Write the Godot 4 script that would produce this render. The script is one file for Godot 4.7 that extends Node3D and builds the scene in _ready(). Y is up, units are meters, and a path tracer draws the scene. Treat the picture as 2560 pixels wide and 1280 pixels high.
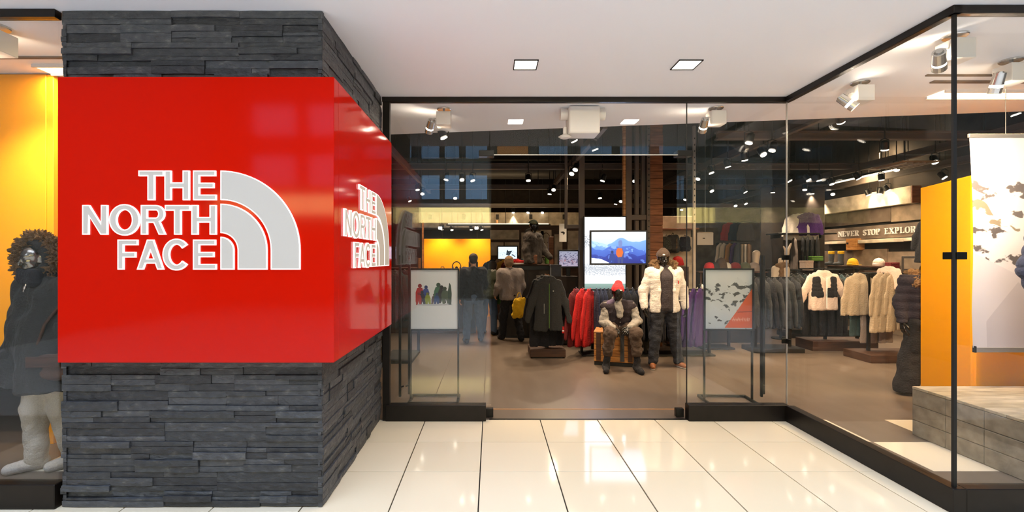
extends Node3D
# A shop front in a mall: slate pillar with a red sign, glazed entrance, outdoor clothing inside.

const F := 1174.0          # focal length in pixels of the 2560 px wide frame
const EYE := 1.7           # camera height
const CEIL := 3.385        # underside of the white ceiling
const GZ := 4.93           # depth of the recessed entrance glass
const FZ := 3.15           # depth of the display-window glass

var M := {}
var taken := {}
var rng := RandomNumberGenerator.new()
var wob := FastNoiseLite.new()

# ---------------------------------------------------------------- mesh builder
class B:
	var v := PackedVector3Array()
	var n := PackedVector3Array()
	var uv := PackedVector2Array()
	var xf := Transform3D()

	func tri(a: Vector3, b: Vector3, c: Vector3, na: Vector3, nb: Vector3, nc: Vector3) -> void:
		v.append(xf * a); v.append(xf * c); v.append(xf * b)
		n.append((xf.basis * na).normalized()); n.append((xf.basis * nc).normalized()); n.append((xf.basis * nb).normalized())
		uv.append(Vector2()); uv.append(Vector2()); uv.append(Vector2())

	func flat(a: Vector3, b: Vector3, c: Vector3) -> void:
		var m := (b - a).cross(c - a)
		if m.length_squared() < 1e-16:
			return
		m = m.normalized()
		tri(a, b, c, m, m, m)

	func quad(a: Vector3, b: Vector3, c: Vector3, d: Vector3) -> void:
		flat(a, b, c); flat(a, c, d)

	func sheet(a: Vector3, b: Vector3, c: Vector3, d: Vector3) -> void:   # with UV: a is bottom left, then counter-clockwise
		var k := uv.size()
		quad(a, b, c, d)
		var p := [Vector2(0, 1), Vector2(1, 0), Vector2(1, 1), Vector2(0, 1), Vector2(0, 0), Vector2(1, 0)]
		for i in 6:
			uv[k + i] = p[i]

	func box(c: Vector3, s: Vector3, bev := 0.0) -> void:
		var h := s * 0.5
		bev = minf(bev, minf(h.x, minf(h.y, h.z)) * 0.9)
		var g := h - Vector3(bev, bev, bev)
		for ax in 3:
			var u := (ax + 1) % 3
			var w := (ax + 2) % 3
			for sg in [-1.0, 1.0]:
				var q := []
				for k in [[-1, -1], [1, -1], [1, 1], [-1, 1]]:
					var p := Vector3()
					p[ax] = h[ax] * sg; p[u] = g[u] * k[0] * sg; p[w] = g[w] * k[1]
					q.append(c + p)
				quad(q[0], q[1], q[2], q[3])
				if bev > 0.0:
					for sw in [-1.0, 1.0]:   # chamfers between axis ax and axis u
						var e := []
						for t in [-1.0, 1.0]:
							var p1 := Vector3(); var p2 := Vector3()
							p1[ax] = h[ax] * sg; p1[u] = g[u] * sw; p1[w] = g[w] * t
							p2[ax] = g[ax] * sg; p2[u] = h[u] * sw; p2[w] = g[w] * t
							e.append(c + p1); e.append(c + p2)
						if sg * sw > 0.0: quad(e[0], e[1], e[3], e[2])
						else: quad(e[1], e[0], e[2], e[3])
		if bev > 0.0:
			for sx in [-1.0, 1.0]:
				for sy in [-1.0, 1.0]:
					for sz in [-1.0, 1.0]:
						var a := c + Vector3(h.x * sx, g.y * sy, g.z * sz)
						var b := c + Vector3(g.x * sx, h.y * sy, g.z * sz)
						var d := c + Vector3(g.x * sx, g.y * sy, h.z * sz)
						if sx * sy * sz > 0.0: flat(a, b, d)
						else: flat(a, d, b)

	func cyl(a: Vector3, b: Vector3, r0: float, r1: float, seg := 12, cap := true) -> void:
		var d := (b - a).normalized()
		var u := d.cross(Vector3(0, 0, 1) if absf(d.z) < 0.9 else Vector3(1, 0, 0)).normalized()
		var w := d.cross(u)
		for i in seg:
			var t0 := TAU * i / seg
			var t1 := TAU * (i + 1) / seg
			var e0 := u * cos(t0) + w * sin(t0)
			var e1 := u * cos(t1) + w * sin(t1)
			tri(a + e0 * r0, a + e1 * r0, b + e1 * r1, e0, e1, e1)
			tri(a + e0 * r0, b + e1 * r1, b + e0 * r1, e0, e1, e0)
			if cap:
				if r0 > 0.0: tri(a, a + e1 * r0, a + e0 * r0, -d, -d, -d)
				if r1 > 0.0: tri(b, b + e0 * r1, b + e1 * r1, d, d, d)

	func tube(p: Array, r: float, seg := 8) -> void:
		for i in p.size() - 1:
			cyl(p[i], p[i + 1], r, r, seg, true)
			if i > 0: ball(p[i], Vector3(r, r, r), seg)

	func ball(c: Vector3, r: Vector3, seg := 10, lo := -1.0, hi := 1.0) -> void:
		var rows := maxi(3, seg / 2)
		for i in rows:
			var a0: float = asin(lerpf(lo, hi, float(i) / rows))
			var a1: float = asin(lerpf(lo, hi, float(i + 1) / rows))
			for k in seg:
				var t0 := TAU * k / seg
				var t1 := TAU * (k + 1) / seg
				var q := []
				for e in [[a0, t0], [a0, t1], [a1, t1], [a1, t0]]:
					q.append(Vector3(cos(e[0]) * cos(e[1]), sin(e[0]), -cos(e[0]) * sin(e[1])))
				tri(c + q[0] * r, c + q[1] * r, c + q[2] * r, q[0], q[1], q[2])
				tri(c + q[0] * r, c + q[2] * r, c + q[3] * r, q[0], q[2], q[3])

	func lathe(p: Array, seg := 20) -> void:   # p: [radius, y] from the bottom up, round the y axis
		for i in p.size() - 1:
			var sl := Vector2(p[i + 1][1] - p[i][1], p[i][0] - p[i + 1][0]).normalized()
			for k in seg:
				var t0 := TAU * k / seg
				var t1 := TAU * (k + 1) / seg
				var d0 := Vector3(cos(t0), 0, -sin(t0)); var d1 := Vector3(cos(t1), 0, -sin(t1))
				var n0 := d0 * sl.x + Vector3(0, sl.y, 0); var n1 := d1 * sl.x + Vector3(0, sl.y, 0)
				var y0 := Vector3(0, p[i][1], 0); var y1 := Vector3(0, p[i + 1][1], 0)
				if p[i][0] > 0.0: tri(y0 + d0 * p[i][0], y0 + d1 * p[i][0], y1 + d1 * p[i + 1][0], n0, n1, n1)
				if p[i + 1][0] > 0.0: tri(y0 + d0 * p[i][0], y1 + d1 * p[i + 1][0], y1 + d0 * p[i + 1][0], n0, n1, n0)

	func prism(poly: PackedVector2Array, z0: float, z1: float, what := 3) -> void:   # what: 1 = the two faces, 2 = the sides
		if Geometry2D.is_polygon_clockwise(poly):
			poly = poly.duplicate(); poly.reverse()
		if what & 1:
			var t := Geometry2D.triangulate_polygon(poly)
			for i in range(0, t.size(), 3):
				var a := poly[t[i]]; var b := poly[t[i + 1]]; var c := poly[t[i + 2]]
				if (b - a).cross(c - a) < 0.0:
					var s := b; b = c; c = s
				flat(Vector3(a.x, a.y, z1), Vector3(b.x, b.y, z1), Vector3(c.x, c.y, z1))
				flat(Vector3(a.x, a.y, z0), Vector3(c.x, c.y, z0), Vector3(b.x, b.y, z0))
		if what & 2:
			for i in poly.size():
				var a := poly[i]; var b := poly[(i + 1) % poly.size()]
				quad(Vector3(a.x, a.y, z0), Vector3(b.x, b.y, z0), Vector3(b.x, b.y, z1), Vector3(a.x, a.y, z1))

	func add(m: ArrayMesh) -> void:
		var s := m.surface_get_arrays(0)
		var vv: PackedVector3Array = s[Mesh.ARRAY_VERTEX]; var nn: PackedVector3Array = s[Mesh.ARRAY_NORMAL]; var ii = s[Mesh.ARRAY_INDEX]
		for i in ii:
			v.append(xf * vv[i]); n.append((xf.basis * nn[i]).normalized()); uv.append(Vector2())

	func mesh(m: ArrayMesh = null) -> ArrayMesh:
		if m == null: m = ArrayMesh.new()
		var s := []
		s.resize(Mesh.ARRAY_MAX)
		s[Mesh.ARRAY_VERTEX] = v; s[Mesh.ARRAY_NORMAL] = n; s[Mesh.ARRAY_TEX_UV] = uv
		m.add_surface_from_arrays(Mesh.PRIMITIVE_TRIANGLES, s)
		return m

# ---------------------------------------------------------------- soft bodies: joined tapered capsules, meshed as surface nets
func blob(bones: Array, cell: float, k: float, opt := {}) -> ArrayMesh:
	var lo := Vector3(1e9, 1e9, 1e9); var hi := -lo
	for b in bones:
		var r: float = maxf(b[2], b[3]) + 2.2 * cell
		var rv := Vector3(r, r, r)
		lo = lo.min(b[0] - rv).min(b[1] - rv); hi = hi.max(b[0] + rv).max(b[1] + rv)
	var nx := int((hi.x - lo.x) / cell) + 2; var ny := int((hi.y - lo.y) / cell) + 2; var nz := int((hi.z - lo.z) / cell) + 2
	var f := PackedFloat32Array(); f.resize(nx * ny * nz); f.fill(1.0)
	var sx := nx; var sxy := nx * ny
	for b in bones:
		var a: Vector3 = b[0]; var ba: Vector3 = b[1] - a
		var ra: float = b[2]; var dr: float = b[3] - ra
		var bb: float = maxf(ba.length_squared(), 1e-9)
		var r: float = maxf(ra, ra + dr) + k + 1.2 * cell
		var p0: Vector3 = (a.min(b[1]) - Vector3(r, r, r) - lo) / cell
		var p1: Vector3 = (a.max(b[1]) + Vector3(r, r, r) - lo) / cell
		var x0 := maxi(0, int(p0.x)); var y0 := maxi(0, int(p0.y)); var z0 := maxi(0, int(p0.z))
		var x1 := mini(nx - 1, int(p1.x) + 1); var y1 := mini(ny - 1, int(p1.y) + 1); var z1 := mini(nz - 1, int(p1.z) + 1)
		for z in range(z0, z1 + 1):
			for y in range(y0, y1 + 1):
				var i := z * sxy + y * sx + x0
				var q := lo + Vector3(x0, y, z) * cell - a
				for x in range(x0, x1 + 1):
					var h := clampf(q.dot(ba) / bb, 0.0, 1.0)
					var d := (q - ba * h).length() - ra - dr * h
					var o := f[i]
					var e := k - absf(o - d)
					if e > 0.0: f[i] = minf(o, d) - e * e / (4.0 * k)
					elif d < o: f[i] = d
					i += 1
					q.x += cell
	for b in opt.get("carve", []):
		var a: Vector3 = b[0]; var ba: Vector3 = b[1] - a
		var bb: float = maxf(ba.length_squared(), 1e-9)
		for z in nz:
			for y in ny:
				var i := z * sxy + y * sx
				var q := lo + Vector3(0, y, z) * cell - a
				for x in nx:
					if f[i] < 0.1:
						var h := clampf(q.dot(ba) / bb, 0.0, 1.0)
						f[i] = maxf(f[i], b[2] + (b[3] - b[2]) * h - (q - ba * h).length())
					i += 1
					q.x += cell
	for c in opt.get("cuts", []):   # planes: keeps what lies below each
		var pl: Plane = c
		for z in nz:
			for y in ny:
				var i := z * sxy + y * sx
				var q := lo + Vector3(0, y, z) * cell
				for x in nx:
					if f[i] < 0.1: f[i] = maxf(f[i], pl.distance_to(q))
					i += 1
					q.x += cell
	var id := PackedInt32Array(); id.resize(f.size()); id.fill(-1)
	var vs := PackedVector3Array()
	var off := [0, 1, sx, sx + 1, sxy, sxy + 1, sxy + sx, sxy + sx + 1]
	var ed := [[0, 1], [2, 3], [4, 5], [6, 7], [0, 2], [1, 3], [4, 6], [5, 7], [0, 4], [1, 5], [2, 6], [3, 7]]
	var near := 1.8 * cell
	for z in nz - 1:
		for y in ny - 1:
			var i := z * sxy + y * sx - 1
			for x in nx - 1:
				i += 1
				if absf(f[i]) > near: continue
				var m := 0
				for c in 8:
					if f[i + off[c]] < 0.0: m |= 1 << c
				if m == 0 or m == 255: continue
				var s := Vector3(); var w := 0
				for e in ed:
					if ((m >> e[0]) ^ (m >> e[1])) & 1:
						var fa := f[i + off[e[0]]]; var t: float = fa / (fa - f[i + off[e[1]]])
						var pa := Vector3(e[0] & 1, (e[0] >> 1) & 1, e[0] >> 2); var pb := Vector3(e[1] & 1, (e[1] >> 1) & 1, e[1] >> 2)
						s += pa + (pb - pa) * t; w += 1
				id[i] = vs.size()
				vs.append(lo + (Vector3(x, y, z) + s / w) * cell)
	var ix := PackedInt32Array()
	for z in range(1, nz - 1):
		for y in range(1, ny - 1):
			var i := z * sxy + y * sx
			for x in range(1, nx - 1):
				i += 1
				var fi := f[i]
				if absf(fi) > near: continue
				for ax in 3:
					var st: int = [1, sx, sxy][ax]; var u: int = [sx, sxy, 1][ax]; var w: int = [sxy, 1, sx][ax]
					if (fi < 0.0) == (f[i + st] < 0.0): continue
					var a := id[i]; var b := id[i - u]; var c := id[i - u - w]; var d := id[i - w]
					if a < 0 or b < 0 or c < 0 or d < 0: continue
					if fi < 0.0: ix.append_array(PackedInt32Array([a, c, b, a, d, c]))
					else: ix.append_array(PackedInt32Array([a, b, c, a, c, d]))
	var ns := PackedVector3Array(); ns.resize(vs.size())
	for t in range(0, ix.size(), 3):
		var m := (vs[ix[t + 2]] - vs[ix[t]]).cross(vs[ix[t + 1]] - vs[ix[t]])
		ns[ix[t]] += m; ns[ix[t + 1]] += m; ns[ix[t + 2]] += m
	var amp: float = opt.get("amp", 0.0); var fr: float = opt.get("freq", 9.0); var st3: Vector3 = opt.get("stretch", Vector3.ONE); var quilt: Array = opt.get("quilt", [0.0, 0.0])
	var sq: Vector3 = opt.get("squash", Vector3.ONE)
	for i in vs.size():
		var m := ns[i].normalized()
		var p := vs[i]
		if amp > 0.0: p += m * amp * wob.get_noise_3dv(p * fr * 10.0 * st3)
		if quilt[1] > 0.0: p += m * quilt[1] * (sqrt(absf(sin(p.y * quilt[0]))) - 0.6)
		vs[i] = p * sq
	ns.fill(Vector3())
	for t in range(0, ix.size(), 3):
		var m := (vs[ix[t + 2]] - vs[ix[t]]).cross(vs[ix[t + 1]] - vs[ix[t]])
		ns[ix[t]] += m; ns[ix[t + 1]] += m; ns[ix[t + 2]] += m
	for i in ns.size(): ns[i] = ns[i].normalized()
	var s := []
	s.resize(Mesh.ARRAY_MAX)
	s[Mesh.ARRAY_VERTEX] = vs; s[Mesh.ARRAY_NORMAL] = ns; s[Mesh.ARRAY_INDEX] = ix
	var out := ArrayMesh.new()
	out.add_surface_from_arrays(Mesh.PRIMITIVE_TRIANGLES, s)
	return out

# ---------------------------------------------------------------- naming and tagging
func numbered(called: String) -> String:
	taken[called] = taken.get(called, -1) + 1
	return called if taken[called] == 0 else "%s_%03d" % [called, taken[called]]

func tag(o: Node3D, label: String, category: String, group := "") -> Node3D:
	o.set_meta("label", label); o.set_meta("category", category)
	if group: o.set_meta("group", group)
	return o

func thing(called: String, label: String, category: String, where := Vector3.ZERO, turn := 0.0, group := "") -> Node3D:
	var o := Node3D.new()
	o.name = numbered(called); add_child(o)
	o.position = where; o.rotation.y = turn
	return tag(o, label, category, group)

func put(called: String, b, mat: Material, parent: Node3D = self, where := Vector3.ZERO) -> MeshInstance3D:
	var o := MeshInstance3D.new()
	o.mesh = b.mesh() if b is B else b
	o.material_override = mat
	o.name = numbered(called) if parent == self else called
	parent.add_child(o, true)
	o.position = where
	return o

func struct(called: String, b, mat: Material, parent: Node3D = self) -> MeshInstance3D:
	var o := put(called, b, mat, parent)
	if parent == self: o.set_meta("kind", "structure")
	return o

func frame_node(called: String) -> Node3D:
	var o := Node3D.new()
	o.name = numbered(called); add_child(o)
	o.set_meta("kind", "structure")
	return o

func again(src: Node3D, where: Vector3, turn: float, label := "", group := "") -> Node3D:
	var o: Node3D = src.duplicate()
	var re := RegEx.create_from_string("_\\d+$")
	o.name = numbered(re.sub(String(src.name), "")); add_child(o)
	o.position = where; o.rotation = Vector3(0, turn, 0)
	if label: o.set_meta("label", label)
	if group: o.set_meta("group", group)
	return o

func nth(count: Dictionary, key: String) -> String:
	count[key] = count.get(key, -1) + 1
	return ["first", "second", "third", "fourth", "fifth", "sixth", "seventh", "eighth", "ninth", "tenth", "eleventh", "twelfth", "thirteenth", "fourteenth", "fifteenth", "sixteenth", "seventeenth", "eighteenth", "nineteenth", "twentieth", "twenty-first", "twenty-second"][count[key]]

func at(px: float, py: float, d: float) -> Vector3:   # the point at depth d that the photograph shows at (px, py)
	return Vector3((px - 1228.0) / F * d, EYE - (py - 645.0) / F * d, -d)

func bx(c: Vector3, s: Vector3, bev := 0.0) -> B:
	var b := B.new(); b.box(c, s, bev); return b

func span(x0: float, x1: float, y0: float, y1: float, z0: float, z1: float, bev := 0.0) -> B:   # z0, z1 are depths before the camera
	return bx(Vector3((x0 + x1) / 2, (y0 + y1) / 2, -(z0 + z1) / 2), Vector3(absf(x1 - x0), absf(y1 - y0), absf(z1 - z0)), bev)

# ---------------------------------------------------------------- materials
func noise_tex(fr: float, oct: int, sd: int, size := 256, ramp: Array = [], stretch := Vector2.ONE) -> Texture2D:
	var nn := FastNoiseLite.new()
	nn.noise_type = FastNoiseLite.TYPE_SIMPLEX_SMOOTH; nn.frequency = fr; nn.fractal_octaves = oct; nn.seed = sd
	var t := NoiseTexture2D.new()
	t.noise = nn; t.seamless = true
	t.width = int(size * stretch.x); t.height = int(size * stretch.y)
	if ramp:
		var g := Gradient.new()
		g.offsets = PackedFloat32Array(ramp[0]); g.colors = PackedColorArray(ramp[1])
		t.color_ramp = g
	return t

func mat(c: Color, rough := 0.6, metal := 0.0) -> StandardMaterial3D:
	var m := StandardMaterial3D.new()
	m.albedo_color = c; m.roughness = rough; m.metallic = metal
	return m

func grain(m: StandardMaterial3D, tex: Texture2D, scale: Vector3, bump: Texture2D = null, depth := 0.0, world := false) -> StandardMaterial3D:
	m.uv1_triplanar = true; m.uv1_world_triplanar = world; m.uv1_scale = scale
	if tex: m.albedo_texture = tex
	if bump:
		m.heightmap_enabled = true; m.heightmap_texture = bump; m.heightmap_scale = depth
	return m

func cloth(c: Color, rough := 0.9, sheen := 0.25) -> StandardMaterial3D:
	var m := mat(c, rough)
	m.rim_enabled = true; m.rim = sheen; m.rim_tint = 0.6
	return grain(m, M.t_weave, Vector3(7, 7, 7), M.t_crease, 0.5)

func lit(c: Color, e: float) -> StandardMaterial3D:
	var m := mat(c, 0.5)
	m.emission_enabled = true; m.emission = c; m.emission_energy_multiplier = e
	return m

func shown(im: Image, glow: float, rough := 0.4) -> StandardMaterial3D:   # a print, or a screen when glow > 0
	var m := mat(Color.WHITE, rough)
	var t := ImageTexture.create_from_image(im)
	m.albedo_texture = t; m.texture_repeat = false
	if glow > 0.0:
		m.albedo_color = Color(0.05, 0.05, 0.05)
		m.emission_enabled = true; m.emission_texture = t; m.emission = Color.BLACK; m.emission_energy_multiplier = glow
	return m

func h(s: String) -> Color:
	return Color.html(s)

func make_materials() -> void:
	wob.noise_type = FastNoiseLite.TYPE_SIMPLEX_SMOOTH; wob.frequency = 0.1; wob.seed = 5; wob.fractal_octaves = 2
	M.t_weave = noise_tex(0.06, 4, 3, 256, [[0.0, 1.0], [h("d2d2d2"), h("ffffff")]])
	M.t_crease = noise_tex(0.018, 3, 8, 256)
	M.t_slate = noise_tex(0.014, 4, 21, 512, [[0.0, 0.5, 0.72, 0.8, 1.0], [h("8c8c8e"), h("a4a6a8"), h("b0b0ae"), h("c8c6c0"), h("f4f0e8")]], Vector2(1, 1))
	M.t_rough = noise_tex(0.02, 6, 4, 512)
	M.t_wood = noise_tex(0.03, 4, 11, 256, [[0.0, 0.5, 1.0], [h("a88860"), h("dcc4a0"), h("fff4e2")]], Vector2(0.25, 2))
	M.t_conc = noise_tex(0.02, 5, 33, 256, [[0.0, 0.5, 1.0], [h("b8b4ae"), h("dedad4"), h("fffdfa")]])
	M.t_floor = noise_tex(0.012, 4, 40, 512, [[0.0, 0.5, 1.0], [h("e6e0da"), h("f2eee9"), h("fffcf8")]], Vector2(2, 0.5))
	M.t_fur = noise_tex(0.12, 3, 50, 256, [[0.0, 0.5, 1.0], [h("4a3a2c"), h("a89478"), h("f4e8d4")]], Vector2(0.5, 1.5))
	M.t_check = noise_tex(0.05, 2, 51, 128, [[0.0, 0.45, 0.55, 1.0], [h("202428"), h("3a3a3c"), h("6a6660"), h("c8c4b8")]])
	M.white_paint = grain(mat(h("f3f6fa"), 0.85), null, Vector3(2, 2, 2))
	M.black_frame = grain(mat(h("1c1613"), 0.42, 0.3), M.t_conc, Vector3(1.5, 1.5, 1.5))
	M.black_metal = mat(h("1a1917"), 0.4, 0.5)
	M.grout = mat(h("2a2621"), 0.9)
	M.tile = []
	for c in ["ecdfc2", "e9dcbe", "eee2c6"]:
		M.tile.append(mat(h(c), 0.07))
	M.mall_floor = mat(h("e9e8e4"), 0.1)
	M.mall_dark = grain(mat(h("565a60"), 0.8), M.t_conc, Vector3(0.5, 0.5, 0.5))
	M.mall_wall = grain(mat(h("dfe2e8"), 0.8), M.t_conc, Vector3(0.5, 0.5, 0.5))
	M.shop_floor = grain(mat(h("6f6358"), 0.34), M.t_floor, Vector3(0.35, 0.35, 0.35), null, 0, true)
	M.glass = mat(Color(0.80, 0.90, 0.86, 0.006), 0.0)
	M.glass.metallic_specular = 0.37
	M.glass.transparency = BaseMaterial3D.TRANSPARENCY_ALPHA
	M.glass_edge = mat(h("9fb8ac"), 0.2)
	M.dark_ceiling = mat(h("14120f"), 0.9)
	M.dark_wall = grain(mat(h("3a322b"), 0.85), M.t_conc, Vector3(0.6, 0.6, 0.6))
	M.mid_wall = grain(mat(h("8a7a68"), 0.8), M.t_conc, Vector3(0.6, 0.6, 0.6))
	M.clad_dark = grain(mat(h("75665a"), 0.8), M.t_conc, Vector3(0.6, 0.6, 0.6))
	M.clad_mid = grain(mat(h("a4927f"), 0.8), M.t_conc, Vector3(0.6, 0.6, 0.6))
	M.pale_wall = grain(mat(h("d8ccb8"), 0.85), M.t_conc, Vector3(0.6, 0.6, 0.6))
	M.beam = mat(h("5c5148"), 0.6, 0.2)
	M.duct = mat(h("35322f"), 0.5, 0.5)
	M.slate = []
	for c in ["6c6f74", "767a80", "5f6267", "7f8186", "56585d", "6f7176"]:
		M.slate.append(grain(mat(h(c), 0.55), M.t_slate, Vector3(1.3, 2.4, 1.3), M.t_rough, 0.8, true))
	M.slate_core = mat(h("73767c"), 0.9)
	M.red = mat(h("cf1603"), 0.08)
	M.red.metallic_specular = 0.36
	M.letter = lit(h("c8c3ba"), 0.08)
	M.letter_edge = lit(h("f4ecea"), 0.75)
	M.yellow = mat(h("f7a81c"), 0.5)
	M.orange = mat(h("ffab00"), 0.45)
	M.orange.metallic_specular = 0.3
	M.chrome = mat(h("d8d6d2"), 0.22, 0.9)
	M.alu = mat(h("b8b5ae"), 0.4, 0.6)
	M.white_metal = mat(h("e6e2da"), 0.5)
	M.lamp = lit(h("fff2dc"), 9.0)
	M.lamp_soft = lit(h("fff8ec"), 2.4)
	M.cove = lit(h("ffe9c4"), 2.2)
	M.wood = grain(mat(h("b07a46"), 0.6), M.t_wood, Vector3(1.2, 1.2, 1.2))
	M.wood_pale = grain(mat(h("d2a976"), 0.6), M.t_wood, Vector3(1.2, 1.2, 1.2))
	M.wood_dark = grain(mat(h("4a3324"), 0.6), M.t_wood, Vector3(1.2, 1.2, 1.2))
	M.wood_red = grain(mat(h("8c5e3e"), 0.6), M.t_wood, Vector3(1.2, 1.2, 1.2))
	M.plank1 = grain(mat(h("cdc2a8"), 0.65), M.t_conc, Vector3(0.6, 1.1, 2.2))
	M.plank2 = grain(mat(h("c2b699"), 0.65), M.t_conc, Vector3(0.6, 1.1, 2.2))
	M.wood_red2 = grain(mat(h("9a6844"), 0.6), M.t_wood, Vector3(1.2, 1.2, 1.2))
	M.crate = []
	for c in ["b98a4c", "a87a40", "c4965a"]: M.crate.append(grain(mat(h(c), 0.6), M.t_wood, Vector3(2, 2, 2)))
	M.concrete = grain(mat(h("a89e8a"), 0.8), M.t_conc, Vector3(1.2, 1.2, 1.2), M.t_rough, 0.3)
	M.mannequin = mat(h("17130f"), 0.22)
	M.mannequin_pale = mat(h("dccbb4"), 0.45)
	M.skin = mat(h("c58f6c"), 0.55)
	M.hair = mat(h("2c2019"), 0.8)
	M.fur = grain(mat(h("c2a888"), 0.95), M.t_fur, Vector3(5, 5, 5), M.t_fur, 2.0)
	M.black = mat(h("0e0d0c"), 0.5)
	M.rubber = mat(h("151412"), 0.7)
	for p in [["c_white", "e9e1d4"], ["c_black", "17161a"], ["c_charcoal", "2e2e2d"], ["c_navy", "1b2440"], ["c_red", "c4120c"], ["c_dkred", "6e0f10"], ["c_purple", "4b2170"], ["c_beige", "b09f86"], ["c_sand", "9c8c74"], ["c_tan", "8d6f50"], ["c_brown", "4e3d30"], ["c_grey", "8d8078"], ["c_olive", "50543e"], ["c_denim", "4d5f78"], ["c_rose", "e6cdbb"], ["c_green", "5d8a34"], ["c_mustard", "c08a2c"], ["c_yellow", "e0b010"], ["c_slate", "4a4d52"], ["c_sweater", "3a3234"], ["c_coral", "d8343a"], ["c_parka", "2b2a26"], ["c_offwhite", "d2cabb"], ["c_plum", "1f1826"], ["c_teal", "2f4648"]]:
		M[p[0]] = cloth(h(p[1]))
	M.c_plaid = cloth(h("8a8c84")); M.c_plaid.albedo_texture = M.t_check

# ---------------------------------------------------------------- prints
func fill_poly(im: Image, pts: Array, c: Color) -> void:
	var p := PackedVector2Array(pts)
	var lo := p[0]; var hi := p[0]
	for q in p: lo = lo.min(q); hi = hi.max(q)
	for y in range(maxi(0, int(lo.y)), mini(im.get_height(), int(hi.y) + 1)):
		for x in range(maxi(0, int(lo.x)), mini(im.get_width(), int(hi.x) + 1)):
			if Geometry2D.is_point_in_polygon(Vector2(x + 0.5, y + 0.5), p): im.set_pixel(x, y, c)

func wash(im: Image, top: Color, bottom: Color, y0: int, y1: int) -> void:
	for y in range(y0, y1): im.fill_rect(Rect2i(0, y, im.get_width(), 1), top.lerp(bottom, float(y - y0) / (y1 - y0)))

func rocks(im: Image, sd: int, y0: int, y1: int, share: float, c: Color, slope := 0.0, fr := 0.02) -> void:   # dark rock patches printed on snow
	var nn := FastNoiseLite.new()
	nn.seed = sd; nn.frequency = fr; nn.fractal_octaves = 5; nn.fractal_gain = 0.6
	for y in range(y0, y1):
		for x in im.get_width():
			var e := 1.0 - absf(2.0 * (y - y0 - slope * x) / (y1 - y0) - 1.0)
			if nn.get_noise_2d(x, y * 1.6 + x * 0.3) > share + 0.25 * (1.0 - e):
				im.set_pixel(x, y, im.get_pixel(x, y).lerp(c, 0.6 + 0.4 * absf(sin(x * 0.7 + y))))

func person_print(im: Image, x: float, y: float, s: float, c: Color, lean := 0.0) -> void:   # a small standing figure in a picture
	fill_poly(im, [Vector2(x - 3 * s, y), Vector2(x - 3.4 * s + lean, y - 8 * s), Vector2(x - 2 * s + lean, y - 12 * s), Vector2(x + 2 * s + lean, y - 12 * s), Vector2(x + 3.4 * s + lean, y - 8 * s), Vector2(x + 3 * s, y), Vector2(x + 1 * s, y), Vector2(x + lean * 0.5, y - 5 * s), Vector2(x - 1 * s, y)], c)
	var hp := []
	for i in 8: hp.append(Vector2(x + lean * 1.2 + cos(i * TAU / 8) * 1.7 * s, y - 13.6 * s + sin(i * TAU / 8) * 1.9 * s))
	fill_poly(im, hp, c.darkened(0.25))

func ridge(im: Image, sd: int, y: float, amp: float, fr: float, top: Color, low: Color, patch: Color, share: float, slope := 0.0) -> void:   # a printed mountain flank with broken rock patches
	var nn := FastNoiseLite.new()
	nn.seed = sd; nn.frequency = 1.0; nn.fractal_octaves = 5; nn.fractal_gain = 0.55
	var n2 := FastNoiseLite.new()
	n2.seed = sd + 100; n2.frequency = 1.0; n2.fractal_octaves = 3; n2.fractal_gain = 0.35
	for x in im.get_width():
		var y0 := int(y + slope * x + amp * n2.get_noise_2d(x * fr, 3.0))
		for yy in range(maxi(0, y0), im.get_height()):
			var t := clampf((yy - y0) / (im.get_height() - y0 + 1.0), 0.0, 1.0)
			var v := nn.get_noise_2d(x * fr * 1.2 + yy * fr * 0.5, yy * fr * 1.7 - x * fr * 0.4 + 50.0)
			var q := top.lerp(low, t)
			if v > share: q = q.lerp(patch, clampf((v - share) * 9.0, 0.0, 0.95))
			im.set_pixel(x, yy, q)

# ---------------------------------------------------------------- setting
func _ready() -> void:
	var cam := Camera3D.new()
	cam.name = "camera"
	cam.position = Vector3(0, EYE, 0)
	cam.projection = Camera3D.PROJECTION_FRUSTUM
	cam.near = 0.1; cam.far = 120.0
	cam.size = 0.1 * 1280.0 / F
	cam.frustum_offset = Vector2(52.0, 5.0) * 0.1 / F
	add_child(cam)
	var env := Environment.new()
	env.background_mode = Environment.BG_COLOR
	env.background_color = h("d6e4ff")
	env.background_energy_multiplier = 5.7
	env.tonemap_mode = Environment.TONE_MAPPER_LINEAR
	env.tonemap_exposure = 1.12
	env.sdfgi_enabled = true; env.ssao_enabled = true; env.ssil_enabled = true
	var we := WorldEnvironment.new()
	we.name = "world_environment"; we.environment = env
	add_child(we)
	rng.seed = 7
	make_materials()
	shell()
	mall()
	downlights()
	pillar()
	sign_box()
	glazing()
	window_fixtures()
	shop_ceiling()
	displays()
	figures()
	racks()
	furnishings()
	small_things()

func area(parent: Node3D, where: Vector3, size: Vector2, energy: float, c: Color, towards := Vector3.DOWN) -> void:
	var l := AreaLight3D.new()
	l.name = "light"
	l.area_size = size; l.light_energy = energy; l.light_color = c; l.shadow_enabled = true
	l.area_range = 40.0
	parent.add_child(l, true)
	l.position = where
	l.basis = Basis.looking_at(towards, Vector3(0, 0, 1) if absf(towards.y) > 0.9 else Vector3.UP)

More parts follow.
